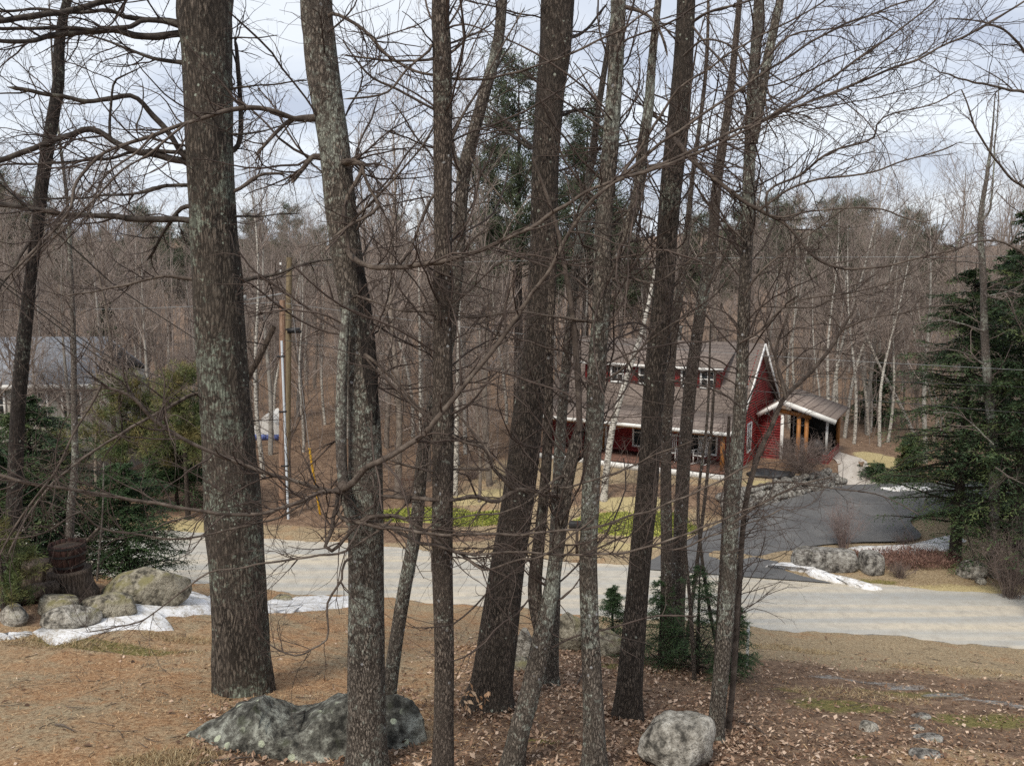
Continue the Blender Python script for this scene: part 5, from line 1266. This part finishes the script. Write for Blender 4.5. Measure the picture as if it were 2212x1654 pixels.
def rocker(base, rz, label):
    root = empty('rocking_chair', base, label, 'chair', 'white rocking chairs on the front porch', rz)
    Wm = M['white_paint']
    MB().box((0, 0, .42), (.52, .48, .04), rx=-.06).obj('seat', Wm, root)
    mb = MB()
    for k in range(6): mb.box((-.2 + .08 * k, .28, .82), (.04, .025, .7), rx=-.2)
    mb.box((0, .36, 1.16), (.54, .035, .1), rx=-.2); mb.obj('backrest', Wm, root)
    for sx_ in (-1, 1):
        MB().box((sx_ * .25, -.2, .35), (.045, .045, .6)).obj('leg', Wm, root); MB().box((sx_ * .25, .24, .33), (.045, .045, .56)).obj('leg', Wm, root)
        MB().box((sx_ * .27, 0, .66), (.08, .56, .03)).obj('armrest', Wm, root)
        yy = np.linspace(-.42, .5, 9); MB().tube(np.stack([0 * yy + sx_ * .25, yy, .03 + .25 * (yy - .02) ** 2], -1), [.024] * 9, 6).obj('rocker', Wm, root)
rocker(hw(-2.75, -1.2, .69), RAD(-22), 'white slatted rocking chair nearer the porch steps')
rocker(hw(-1.35, -1.2, .69), RAD(-40), 'white slatted rocking chair nearest the porch corner post')

# brown rounded bush and blue tarp by the gable
def bush(name, label, base, w, h, seed, mat, n=70, cat='shrub', group=None, spread=.8, rad=.006, sub=5):
    r = rs(seed); root = empty(name, base, label, cat, group)
    f = np.linspace(0, 1, 7)
    az = r.uniform(0, 2 * pi, n); out = r.uniform(0, 1, n) ** .7 * spread
    st_ = np.stack([np.cos(az), np.sin(az)], -1) * (r.uniform(0, .18, n) * w)[:, None]
    D = np.stack([np.cos(az) * out * w, np.sin(az) * out * w, h * r.uniform(.65, 1.05, n) * (1 - .45 * out ** 2)], -1)
    P = np.zeros((n, 7, 3)); P[:, :, :2] = st_[:, None] + D[:, None, :2] * (f ** 1.2)[None, :, None] + np.cumsum(r.normal(size=(n, 7, 2)) * .02 * w, 1)
    P[:, :, 2] = -.05 + D[:, None, 2] * f[None] ** .85
    R = rad * np.ones((n, 1)) * (1 - .7 * f)[None]
    mb = MB().add(*tubes(P, R, 4)); mb.obj('stems', M[mat], root)['kind'] = 'stuff'
    A, B = grow(r, P, R, n * sub, (.12 * h, .4 * h), (.3, .9), 5, .2, .03, .7, rad * .5, (.2, 1.))
    C, D2 = grow(r, A, B, n * sub * 3, (.06 * h, .2 * h), (.3, .9), 3, .2, .03, .8, rad * .4, (.2, 1.))
    MB().add(*tubes(A, B, 3)).add(*tubes(C, D2, 3)).obj('twigs', M[mat], root)['kind'] = 'stuff'
    return root
bush('bare_bush', 'wide rounded bare brown bush in front of the side porch', gpt(1735, 35.6), 1.9, 1.75, 301, 'bush_twig', 130, sub=8, rad=.009)
bush('bare_bush', 'tall bare forsythia shrub behind the long granite block', gpt(1838, 28.0), .95, 1.75, 302, 'purple_bush', 70, sub=6)
bush('bare_bush', 'low brown bush at the right end of the driveway rim', gpt(1975, 28.3), .7, .55, 303, 'bush_twig', 50)
bush('twiggy_shrub', 'fan of upright reddish stems by the road right of the short block', G(1945, 1249), .5, .62, 304, 'bush_twig', 60, spread=.9)
bush('bare_bush', 'scraggly bare bush beyond the road left of the slim dark maple', gpt(880, 33.5), 1.0, 1.3, 305, 'bush_twig', 60)
bush('bare_bush', 'dense brown bush beside the porch lattice of the red house', gpt(1400, 34.0), 1.3, .8, 306, 'bush_twig', 70)
bush('bare_bush', 'tangled bare brush at the right picture edge below the hemlocks', gpt(2215, 23.8), 1.2, 2.3, 307, 'bush_twig', 90, rad=.008)
bush('bare_bush', 'short bare shrub on the lawn in front of the porch', gpt(1590, 33.6), .7, .8, 308, 'bush_twig', 50)
bush('bare_bush', 'round pruned brown shrub on the lawn behind the leaning middle pine', gpt(1020, 36.5), 1.1, 1.0, 309, 'bush_twig', 80)
Vb, Fb = ico(3)
q = Vb * (1.0, .5, .22); q = q * (1 + .22 * sn(q, 4, 8))[:, None]
tag(link('tarp', mesh_np('tarp', q, Fb, M['black_metal'], True), None, gpt(1668, 35.0) + (0, 0, .1)), 'dark crumpled tarp on the ground left of the rounded brown bush', 'tarp')
# red-brown low groundcover shrubs by the road on the right
r = rs(31)
n = 9000; c0 = G(1990, 1240); P = np.stack([c0[0] + r.normal(0, 1.05, n).clip(-1.6, 1.7), c0[1] + .6 + r.uniform(-.4, .9, n), np.zeros(n)], -1); P[:, 2] = TH(P[:, 0], P[:, 1])
D = r.normal(size=(n, 3)) * .5 + (0, 0, 1.); D /= np.linalg.norm(D, axis=1, keepdims=True)
P[:, 2] += r.uniform(0, .42, n) * (1 - .3 * np.abs(P[:, 0] - c0[0]))
o = link('groundcover_shrubs', blades('groundcover_shrubs', P, D, r.normal(size=(n, 3)), r.uniform(.06, .16, n), r.uniform(.008, .03, n), M['red_brush'], r=r)); tag(o, 'low red-brown leafless ground cover along the far road side', 'ground cover', kind='stuff')

# ------------------------------------------------------------------ stone retaining wall along the driveway
wall = empty('retaining_wall', (8.7, 31.6, .1), 'dry-laid fieldstone wall beside the driveway below the red house', 'stone wall')
stones = [rock_mesh('stone', (.3 * a, .24, .2 * b), 400 + k, M['rock_wall'], 2, 7, .05, .7) for k, (a, b) in enumerate(((1, 1), (1.4, .9), (.8, 1.1), (1.15, .7), (.9, 1.4), (1.7, 1.1)))]
r = rs(33); wl_ = np.linspace(0, 1, 24); A0 = np.array((8.5, 31.55)); A1 = np.array((15.0, 36.25)); wd = (A1 - A0) / np.linalg.norm(A1 - A0); wlen = np.linalg.norm(A1 - A0)
for row in range(4):
    s = r.uniform(0, .2)
    while s < wlen:
        q = r.choice(6); wdt = .6 * (1, 1.4, .8, 1.15, .9, 1.7)[q] * .8
        pp_ = A0 + wd * (s + wdt / 2) + WN * (row * .13 - .05); z0 = .18 + .24 * row + r.uniform(-.04, .04)
        top = float(TH(*(pp_ + WN * .7)))
        if z0 < top + .15:
            o = link('stone', stones[q], wall, (pp_[0] - 8.7, pp_[1] - 31.6, z0 - .1 + .0)); o.rotation_euler = (r.normal() * .12, r.normal() * .15, math.atan2(wd[1], wd[0]) + r.normal() * .15)
        s += wdt * r.uniform(.92, 1.1)

# ------------------------------------------------------------------ grey house at left and white shed
GP = gpt(20, 36.5)
gh = empty('grey_house', GP, 'pale house with grey roof and white windows half hidden by hemlocks', 'house', None, RAD(4))
zE, zR = at(20, 826, 36.5)[2] - GP[2], at(100, 726, 40)[2] - GP[2]
mb = MB().box((-1.5, 3, zE / 2 - .2), (11, 6, zE + .3)); mb.obj('wall', M['grey_siding'], gh)
mb = MB().slab((-7.4, -.4, zE - .1), (4.0, -.4, zE - .1), (3.4, 3.0, zR), (-7.4, 3.0, zR), .12); mb.slab((4.0, 6.4, zE - .1), (-7.4, 6.4, zE - .1), (-7.4, 3.0, zR), (3.4, 3.0, zR), .12); mb.obj('roof', M['shingle_grey'], gh)
MB().box((-1.7, -.42, zE - .16), (11.4, .06, .2)).obj('fascia', M['white_paint'], gh)
for xw in (-.55, 1.35, 2.85, -3.0): window(xw, 0, zE - 1.05, .75, 1.15, 'f', gh, 1)
SP_ = gpt(574, 47)
sh = empty('shelter', SP_, 'small white gabled shelter with blue tarp front left of the utility poles', 'shelter', None, 0)
zt = at(574, 895, 47)[2] - SP_[2]
MB().prism([(-.8, 0), (.8, 0), (.8, zt - .75), (0, zt), (-.8, zt - .75)], 0, 2.5).obj('gable', M['white_paint'], sh)
for k in range(4): MB().box((-.58 + .385 * k, -.06, (zt - 1.2) / 2), (.34, .06, zt - 1.2)).obj('tarp_panel', M['blue_tarp'], sh)

# ------------------------------------------------------------------ utility poles, wires
def pole(px_top, ytop, px_bot, Y, label, mat, r0):
    b = gpt(px_bot, Y); top = at(px_top, ytop, Y)
    root = empty('utility_pole', b, label, 'utility pole', 'utility poles by the road')
    P = np.array([(0, 0, -.3), (0, 0, 0), tuple(top - b)]); P, R, _ = resample(P, [r0, r0, r0 * .7], 12)
    MB().tube(P, R, 14).obj('pole', M[mat], root, True); return root, b, top
p1, b1, t1 = pole(610, 648, 602, 31.5, 'reddish wooden utility pole with pale flat top nearer the road', 'pole_wood', .16)
p2, b2, t2 = pole(625, 556, 612, 34.5, 'taller greyish utility pole rising behind the reddish one', 'pole_old', .17)
MB().tube([(.26, -.1, .0), (.26, -.1, (t1 - b1)[2] * .82)], [.05, .05], 8).obj('conduit', M['conduit'], p1, True)
mb = MB()
for zc in (.25, .5, .75): mb.box((.2, -.1, (t1 - b1)[2] * zc), (.3, .1, .06))
mb.obj('bracket', M['black_metal'], p1)
mb = MB().tube([(-1.35, -.1, (t1 - b1)[2] - .05), (.35, -.1, (t1 - b1)[2] + .25)], [.024, .024], 6); mb.box((-1.1, -.1, (t1 - b1)[2] + .1), (.09, .08, .2)); mb.obj('crossarm', M['cable_grey'], p1)
h2 = (t2 - b2)[2]
mb = MB().tube([(.15, -.1, h2 * .71), (.42, -.15, h2 * .71)], [.03, .03], 6); mb.box((.62, -.15, h2 * .705), (.5, .22, .2), rx=.1); mb.box((.86, -.15, h2 * .7), (.14, .2, .12)); mb.obj('street_light', M['black_metal'], p2)
mb = MB()
for zc in (.97, .94): MB().tube([(.17, -.15, h2 * zc), (.17, -.15, h2 * zc + .1)], [.05, .04], 8).obj('insulator', M['white_paint'], p2)

def wire(pts, label, mat, rad=.008, n=40):
    P, _, _ = resample(np.array(pts), np.ones(len(pts)), n)
    V, F = tubes(P[None], np.full((1, n), rad), 5); b = P[0]
    return tag(link('cable', mesh_np('cable', V - b, F, M[mat], True), None, b), label, 'cable', 'overhead cables')
wire([at(615, 655, 31.5), at(1100, 718, 29.0), at(1608, 765, 26.5), at(2260, 802, 23.5)], 'upper thin overhead cable crossing the red house gable', 'cable_grey')
wire([at(616, 735, 31.5), at(1100, 800, 29.0), at(1604, 842, 26.5), at(2260, 896, 23.5)], 'thicker overhead cable passing just above the side porch roof', 'cable', .012)
wire([at(615, 690, 31.5), at(1100, 748, 29.), at(1750, 812, 26), at(2260, 838, 23.5)], 'middle thin overhead cable between the other two across the driveway', 'cable', .009)
wire([at(627, 575, 34.5), at(1300, 560, 31), at(2260, 553, 26)], 'topmost pale cable running level across the treetops', 'cable_grey', .009)
wire([at(608, 652, 31.5), at(414, 662, 33), at(200, 668, 34.5), at(-60, 670, 36)], 'pale cable leading left from the pole to the grey house', 'cable_grey', .012)
wire([at(604, 955, 31.4), at(401, 853, 24), at(250, 792, 19), at(84, 674, 14), at(-40, 580, 11)], 'lower of two black service cables slanting down through the left hemlocks', 'cable', .011)
wire([at(604, 945, 31.4), at(401, 838, 24), at(250, 778, 19), at(84, 664, 14), at(-40, 572, 11)], 'upper of two black service cables slanting down through the left hemlocks', 'cable', .009)
wire([at(604, 860, 31.5), at(467, 762, 25), at(277, 637, 16), at(177, 552, 13), at(100, 484, 11.5), at(-30, 370, 10)], 'single black cable slanting steeply across the upper left wood', 'cable', .012)
gA, gB = at(668, 968, 31), G(692, 1112)
gd = empty('guy_wire', gB, 'guy wire with a yellow plastic guard right of the utility poles', 'guy wire')
MB().tube([(0, 0, -.05), tuple(gA - gB)], [.045, .045], 8).obj('guard', M['yellow_plastic'], gd, True)
MB().tube([tuple(gA - gB), tuple(t2 - gB - np.array((0, 0, 1.6)))], [.008, .008], 5).obj('strand', M['cable_grey'], gd)

# ------------------------------------------------------------------ mailbox, marker post, barrel planter, stump, iron rack
mb_ = G(1243, 1196)
mbx = empty('mailbox', mb_, 'black rounded mailbox on a post across the road', 'mailbox')
hz_ = at(1240, 1139, mb_[1])[2] - mb_[2]
MB().box((.05, 0, hz_ / 2), (.1, .1, hz_)).obj('post', M['stump_wood'], mbx)
pr = [(-.11, 0), (.11, 0), (.11, .14)] + [(.11 * cos(a), .14 + .11 * sin(a)) for a in np.linspace(.2, pi - .2, 7)] + [(-.11, .14)]
mm = MB(); n_ = len(pr); Vv = [(-.24, x_, hz_ + z_) for x_, z_ in pr] + [(.26, x_, hz_ + z_) for x_, z_ in pr]
mm.add(Vv, [[i, (i + 1) % n_, n_ + (i + 1) % n_, n_ + i] for i in range(n_)])
for k in range(1, n_ - 1): mm.add([Vv[0], Vv[k], Vv[k + 1]], [[0, 1, 2]]); mm.add([Vv[n_], Vv[n_ + k], Vv[n_ + k + 1]], [[0, 2, 1]])
bx_ = mm.obj('box', M['black_metal'], mbx)
MB().box((.05, -.13, hz_ + .2), (.02, .02, .2)).obj('flag', M['rust_iron'], mbx)
c = G(1613, 1441)
mk = empty('marker_post', c, 'slim white marker post standing at the near road edge', 'post')
hp_ = at(1613, 1342, c[1])[2] - c[2]
MB().tube([(0, 0, -.1), (0, 0, hp_ * .9), (0, 0, hp_)], [.03, .03, .022], 10).obj('shaft', M['white_paint'], mk, True)
MB().tube([(0, 0, hp_ * .72), (0, 0, hp_ * .84)], [.033, .033], 10).obj('reflector_band', M['conduit'], mk, True)

c = G(153, 1284); s = m_per_px(150, 1250, c[1])
st_ = empty('tree_stump', c, 'dark fissured tree stump carrying the barrel planter', 'stump')
hS = at(150, 1228, c[1])[2] - c[2]; z = np.linspace(-.2, hS, 16)
Pz = np.stack([0 * z, 0 * z, z], -1); Rz = 42 * s * (1.0 + .25 * np.exp(-z.clip(0) / .15))
V, F = trunk_mesh('body', Pz, Rz, None, 40, .09, 5, 9)
V = np.concatenate([V, [(0, 0, hS)]]); k0 = 15 * 40
link('body', mesh_np('body', V, [F, np.array([[k0 + a, k0 + (a + 1) % 40, len(V) - 1] for a in range(40)])], M['stump_wood'], True), st_)
bb = c + (0, 0, hS)
br_ = empty('barrel_planter', bb, 'half wooden barrel planter with dark hoops on the stump', 'planter')
hB = at(150, 1172, c[1])[2] - bb[2]; rb, rt = 29 * s, 36 * s
ns = 18
for a in range(ns):
    a0, a1 = 2 * pi * a / ns + .012, 2 * pi * (a + 1) / ns - .012
    mbv = MB(); zz = np.linspace(0, hB, 5); rr_ = rb + (rt - rb) * (zz / hB) + .02 * np.sin(zz / hB * pi)
    Vv = []
    for z_, r_ in zip(zz, rr_): Vv += [(r_ * cos(a0), r_ * sin(a0), z_), (r_ * cos(a1), r_ * sin(a1), z_), ((r_ - .03) * cos(a1), (r_ - .03) * sin(a1), z_), ((r_ - .03) * cos(a0), (r_ - .03) * sin(a0), z_)]
    Ff = [[4 * q + e_, 4 * q + (e_ + 1) % 4, 4 * q + 4 + (e_ + 1) % 4, 4 * q + 4 + e_] for q in range(4) for e_ in range(4)] + [[16, 17, 18, 19]]
    mbv.add(Vv, Ff).obj('stave', M['barrel_wood'], br_)
for fz in (.2, .62, .93):
    th = np.linspace(0, 2 * pi, 37)[:-1]; r_ = rb + (rt - rb) * fz + .02 * sin(fz * pi) + .006
    ring = lambda rr, zz: np.stack([rr * np.cos(th), rr * np.sin(th), 0 * th + zz], -1)
    Vv = np.concatenate([ring(r_, fz * hB - .025), ring(r_ + .004, fz * hB + .025)]); i = np.arange(36); j = (i + 1) % 36
    link('hoop', mesh_np('hoop', Vv, np.stack([i, j, j + 36, i + 36], -1), M['black_metal'], True), br_)
th = np.linspace(0, 2 * pi, 24, endpoint=False); Vv = np.concatenate([np.stack([(rt - .03) * .97 * np.cos(th), (rt - .03) * .97 * np.sin(th), 0 * th + hB * .86], -1), [(0, 0, hB * .9)]])
link('soil', mesh_np('soil', Vv, np.array([[a, (a + 1) % 24, 24] for a in range(24)]), M['soil'], True), br_)
c = G(75, 1306)
V, F = trunk_mesh('log', np.stack([np.linspace(-.42, .42, 16), .12 * np.linspace(-1, 1, 16), .08 + .22 * np.linspace(0, 1, 16)], -1), np.interp(np.linspace(0, 1, 16), [0, .06, .5, .94, 1], [.05, .17, .19, .15, .04]), None, 20, .16, 8, 5)
tag(link('rotten_log', mesh_np('rotten_log', V, F, M['stump_wood'], True), None, c + (0, .1, 0)), 'crumbling dark rotten log left of the flat mossy rock', 'log')
c = G(102, 1284)  # dark stump-shaped solid stands in for a shadowed hole here
V, F = trunk_mesh('stump', np.stack([0 * np.linspace(0, 1, 12), 0 * np.linspace(0, 1, 12), np.linspace(-.2, .62, 12)], -1), np.linspace(.36, .27, 12), None, 26, .14, 9, 7)
V = np.concatenate([V, [(0, 0, .55)]]); link_ = link('shadow_stump', mesh_np('shadow_stump', V, [F, np.array([[11 * 26 + a, 11 * 26 + (a + 1) % 26, len(V) - 1] for a in range(26)])], M['stump_wood'], True), None, c + (-.35, .25, 0))
tag(link_, 'dark stump-shaped form standing for the shadowed hole left of the barrel planter stump', 'stump')
c = gpt(868, 35.5)
ir = empty('iron_rack', c, 'rusty iron frame standing in the leaves left of the slim dark maple', 'frame')
hi = at(853, 1025, 35.5)[2] - c[2]
for k, (xq, hq) in enumerate(((-.32, hi), (-.05, hi * .75), (.28, hi * .6))): MB().tube([(xq, 0, -.05), (xq, 0, hq)], [.022, .022], 6).obj('upright', M['rust_iron'], ir)
MB().tube([(-.34, 0, hi * .68), (.55, 0, hi * .66)], [.02, .02], 6).obj('crossbar', M['rust_iron'], ir)

# ------------------------------------------------------------------ litter on the ground
r = rs(55)
def scatter(n, fn, keep):
    X, Y = fn(n); k = keep(X, Y); X, Y = X[k], Y[k]; return np.stack([X, Y, TH(X, Y)], -1)
def region(n): 
    Y = r.uniform(8.3, 21, n); X = r.uniform(-.68, .70, n) * Y; return X, Y
def dens(X, Y):
    s_ = near_edge(X) - Y
    base = sstep(X, -2.6, .4) * sstep(s_, 3.0, 6.) * (.45 + .55 * (sn(np.stack([X, Y], -1), .9, 12) > -.35)) + .02
    base = base * (1 - .72 * sstep(X, 3.4, 5.2) * sstep(Y, 10.2, 11.5))
    base = np.maximum(base, sstep(-Y, -10.4, -9.4) * .75 * sstep(X, -4.5, -3))
    return (r.uniform(size=len(X)) < base) & (s_ > .8)
P = scatter(60000, region, dens)
for (px, py, ra, m_) in ((527, 1540, .75, 260), (1056, 1535, .7, 520), (1356, 1552, .55, 420), (1545, 1602, .5, 380), (1190, 1480, .45, 260), (1460, 1422, .5, 260), (1441, 1442, .4, 200), (1468, 1650, .8, 420), (640, 1640, 1.3, 500), (1222, 1408, .8, 260), (840, 1500, .4, 200)):
    c = G(px, py); a = r.uniform(0, 2 * pi, m_); q = ra * r.uniform(.3, 1., m_) ** .7; X, Y = c[0] + np.cos(a) * q, c[1] + np.sin(a) * q
    P = np.concatenate([P, np.stack([X, Y, TH(X, Y) + r.uniform(0, .05, m_) * (1 - q / ra)], -1)])
n = len(P); P[:, 2] += r.uniform(.004, .03, n)
D = r.normal(size=(n, 3)); D[:, 2] *= .35; D /= np.linalg.norm(D, axis=1, keepdims=True)
Nn = np.array((0, 0, 1.)) + r.normal(size=(n, 3)) * .45
o = link('leaf_litter', blades('leaf_litter', P, D, Nn, .03 + .1 * r.uniform(0, 1, n) ** 1.8, .015 + .055 * r.uniform(0, 1, n) ** 1.5, M['dead_leaf'], r=r, bend=.12)); tag(o, 'scattered curled brown dead leaves under the bare trees', 'leaf litter', kind='stuff')
P = scatter(60000, region, lambda X, Y: (r.uniform(size=len(X)) < .9 * (1 - .7 * sstep(X, -1, 2)) * (.4 + .6 * (sn(np.stack([X, Y], -1), .7, 15) > -.2))) & (near_edge(X) - Y > .6)); n = len(P)
P[:, 2] += .006; D = r.normal(size=(n, 3)); D[:, 2] = np.abs(D[:, 2]) * .25; D /= np.linalg.norm(D, axis=1, keepdims=True)
o = link('pine_straw', blades('pine_straw', P, D, np.array((0, 0, 1.)) + r.normal(size=(n, 3)) * .3, r.uniform(.04, .12, n), r.uniform(.004, .012, n), M['needle_straw'], r=r)); tag(o, 'orange-brown pine needles and straw strewn over the lawn', 'pine straw', kind='stuff')
r2 = rs(57); n = 900; Y = r2.uniform(8.5, 21, n); X = r2.uniform(-.68, .7, n) * Y; k_ = near_edge(X) - Y > 1.2; X, Y = X[k_], Y[k_]; n = len(X)
a = r2.uniform(0, 2 * pi, n); L_ = r2.uniform(.08, .5, n) ** 1.2; f = np.linspace(0, 1, 5)
Pk = np.zeros((n, 5, 3)); Pk[:, :, 0] = X[:, None] + np.cos(a)[:, None] * L_[:, None] * f + np.cumsum(r2.normal(size=(n, 5)) * .008, 1); Pk[:, :, 1] = Y[:, None] + np.sin(a)[:, None] * L_[:, None] * f + np.cumsum(r2.normal(size=(n, 5)) * .008, 1)
Pk[:, :, 2] = TH(Pk[:, :, 0], Pk[:, :, 1]) + .012 + r2.uniform(0, .02, (n, 5))
tag(MB().add(*tubes(Pk, r2.uniform(.003, .008, (n, 1)) * (1 - .5 * f)[None], 4)).obj('fallen_twigs', M['limb']), 'small fallen twigs strewn across the yard', 'twigs', kind='stuff')
def grass(name, label, spots, n, mat, lo, hi, wd_, cat, up=1.):
    S = []
    for (px, py, ra, rb_) in spots:
        c = G(px, py); a = r.uniform(0, 2 * pi, n); q = np.sqrt(r.uniform(0, 1, n)); S.append(np.stack([c[0] + np.cos(a) * q * ra, c[1] + np.sin(a) * q * rb_, 0 * a], -1))
    S = np.concatenate(S); S[:, 2] = TH(S[:, 0], S[:, 1]) - .01; m_ = len(S)
    D = r.normal(size=(m_, 3)) * .55; D[:, 2] = np.abs(D[:, 2]) * .3 + up * .6; D /= np.linalg.norm(D, axis=1, keepdims=True)
    o = link(name, blades(name, S, D, r.normal(size=(m_, 3)), r.uniform(lo, hi, m_), r.uniform(.6, 1.3, m_) * wd_, M[mat], r=r)); return tag(o, label, cat, kind='stuff')
grass('dry_grass', 'tufts of pale dry grass at the slab boulder and lawn edges', [(400, 1640, .5, .25), (330, 1652, .5, .2), (230, 1395, 1.8, .3), (100, 1392, 1.2, .25), (420, 1385, 1.0, .25), (1850, 1500, 1.4, .5), (2000, 1260, 2.5, .35), (1800, 1270, 1.2, .3), (1700, 1400, 1.3, .4), (2050, 1450, 1.6, .5)], 1500, 'straw_blade', .05, .16, .007, 'grass', .35)
grass('green_ground_cover', 'bright yellow-green ground cover on the lawn across the road', [(900, 1112, 2.2, .8), (1030, 1122, 1.9, .7), (1360, 1132, 2.2, .9), (1462, 1140, .9, .6)], 5000, 'green_leaf', .05, .16, .03, 'ground cover', .6)
# fallen sticks
for k, (a, b_, w, lb) in enumerate((((2150, 1), (2235, 1), 5, ''),)): pass
r = rs(88)
stk = [((1600, 1562), (1662, 1596), 'pale broken stick in the leaves right of the thin lichened maple'), ((1240, 1490), (1275, 1425), 'bare twig on the leaves behind the pale maple'), ((1070, 1530), (1140, 1552), 'dark fallen stick beside the leaning pine foot'), ((120, 1570), (160, 1585), 'short pale stick alone on the lawn at left'), ((1310, 1535), (1380, 1548), 'thin straw-coloured stick at the foot of the dark straight trunk'), ((430, 1655), (560, 1640), 'pale stick before the slab boulder')]
for a, b_, lb in stk:
    A, B = G(*a), G(*b_); P, R, _ = resample(np.array([A + (0, 0, .02), (A + B) / 2 + (r.normal() * .03, r.normal() * .03, .05), B + (0, 0, .03)]), [.014, .012, .006], 12)
    V, F = tubes(P[None], R[None], 6); tag(link('stick', mesh_np('stick', V - A, F, M['limb'], True), None, A), lb, 'stick')
# beech sprig with dry leaves
c = G(1012, 1555)
bs_ = empty('beech_sprig', c, 'sprig of dry coppery leaves right of the slim dark maple foot', 'sapling')
r = rs(91); stems = []
for k in range(5):
    d = np.array((r.normal() * .25, r.normal() * .2, 1.)); P, R, _ = resample(np.array([(0, 0, -.05), d * .2, d * .35 + r.normal(size=3) * .05, d * .45 + r.normal(size=3) * .1]), [.006, .005, .004, .002], 10); stems.append((P, R))
mb = MB()
for P, R in stems: mb.add(*tubes(P[None], R[None], 5))
mb.obj('stem', M['limb'], bs_)
S = np.concatenate([P[4:] for P, R in stems]); S = S[r.choice(len(S), 26)]; D = r.normal(size=(26, 3)) * .5 + (0, 0, -.6); D /= np.linalg.norm(D, axis=1, keepdims=True)
for k in range(26):
    me = blades('leaf', np.zeros((1, 3)), D[k:k + 1], r.normal(size=(1, 3)), np.array([r.uniform(.08, .15)]), np.array([r.uniform(.03, .06)]), M['beech_leaf'], r=r, bend=.1)
    link('leaf', me, bs_, S[k])
print('TRIS', sum(len(m_.polygons) * 2 for m_ in bpy.data.meshes) / 1e6)
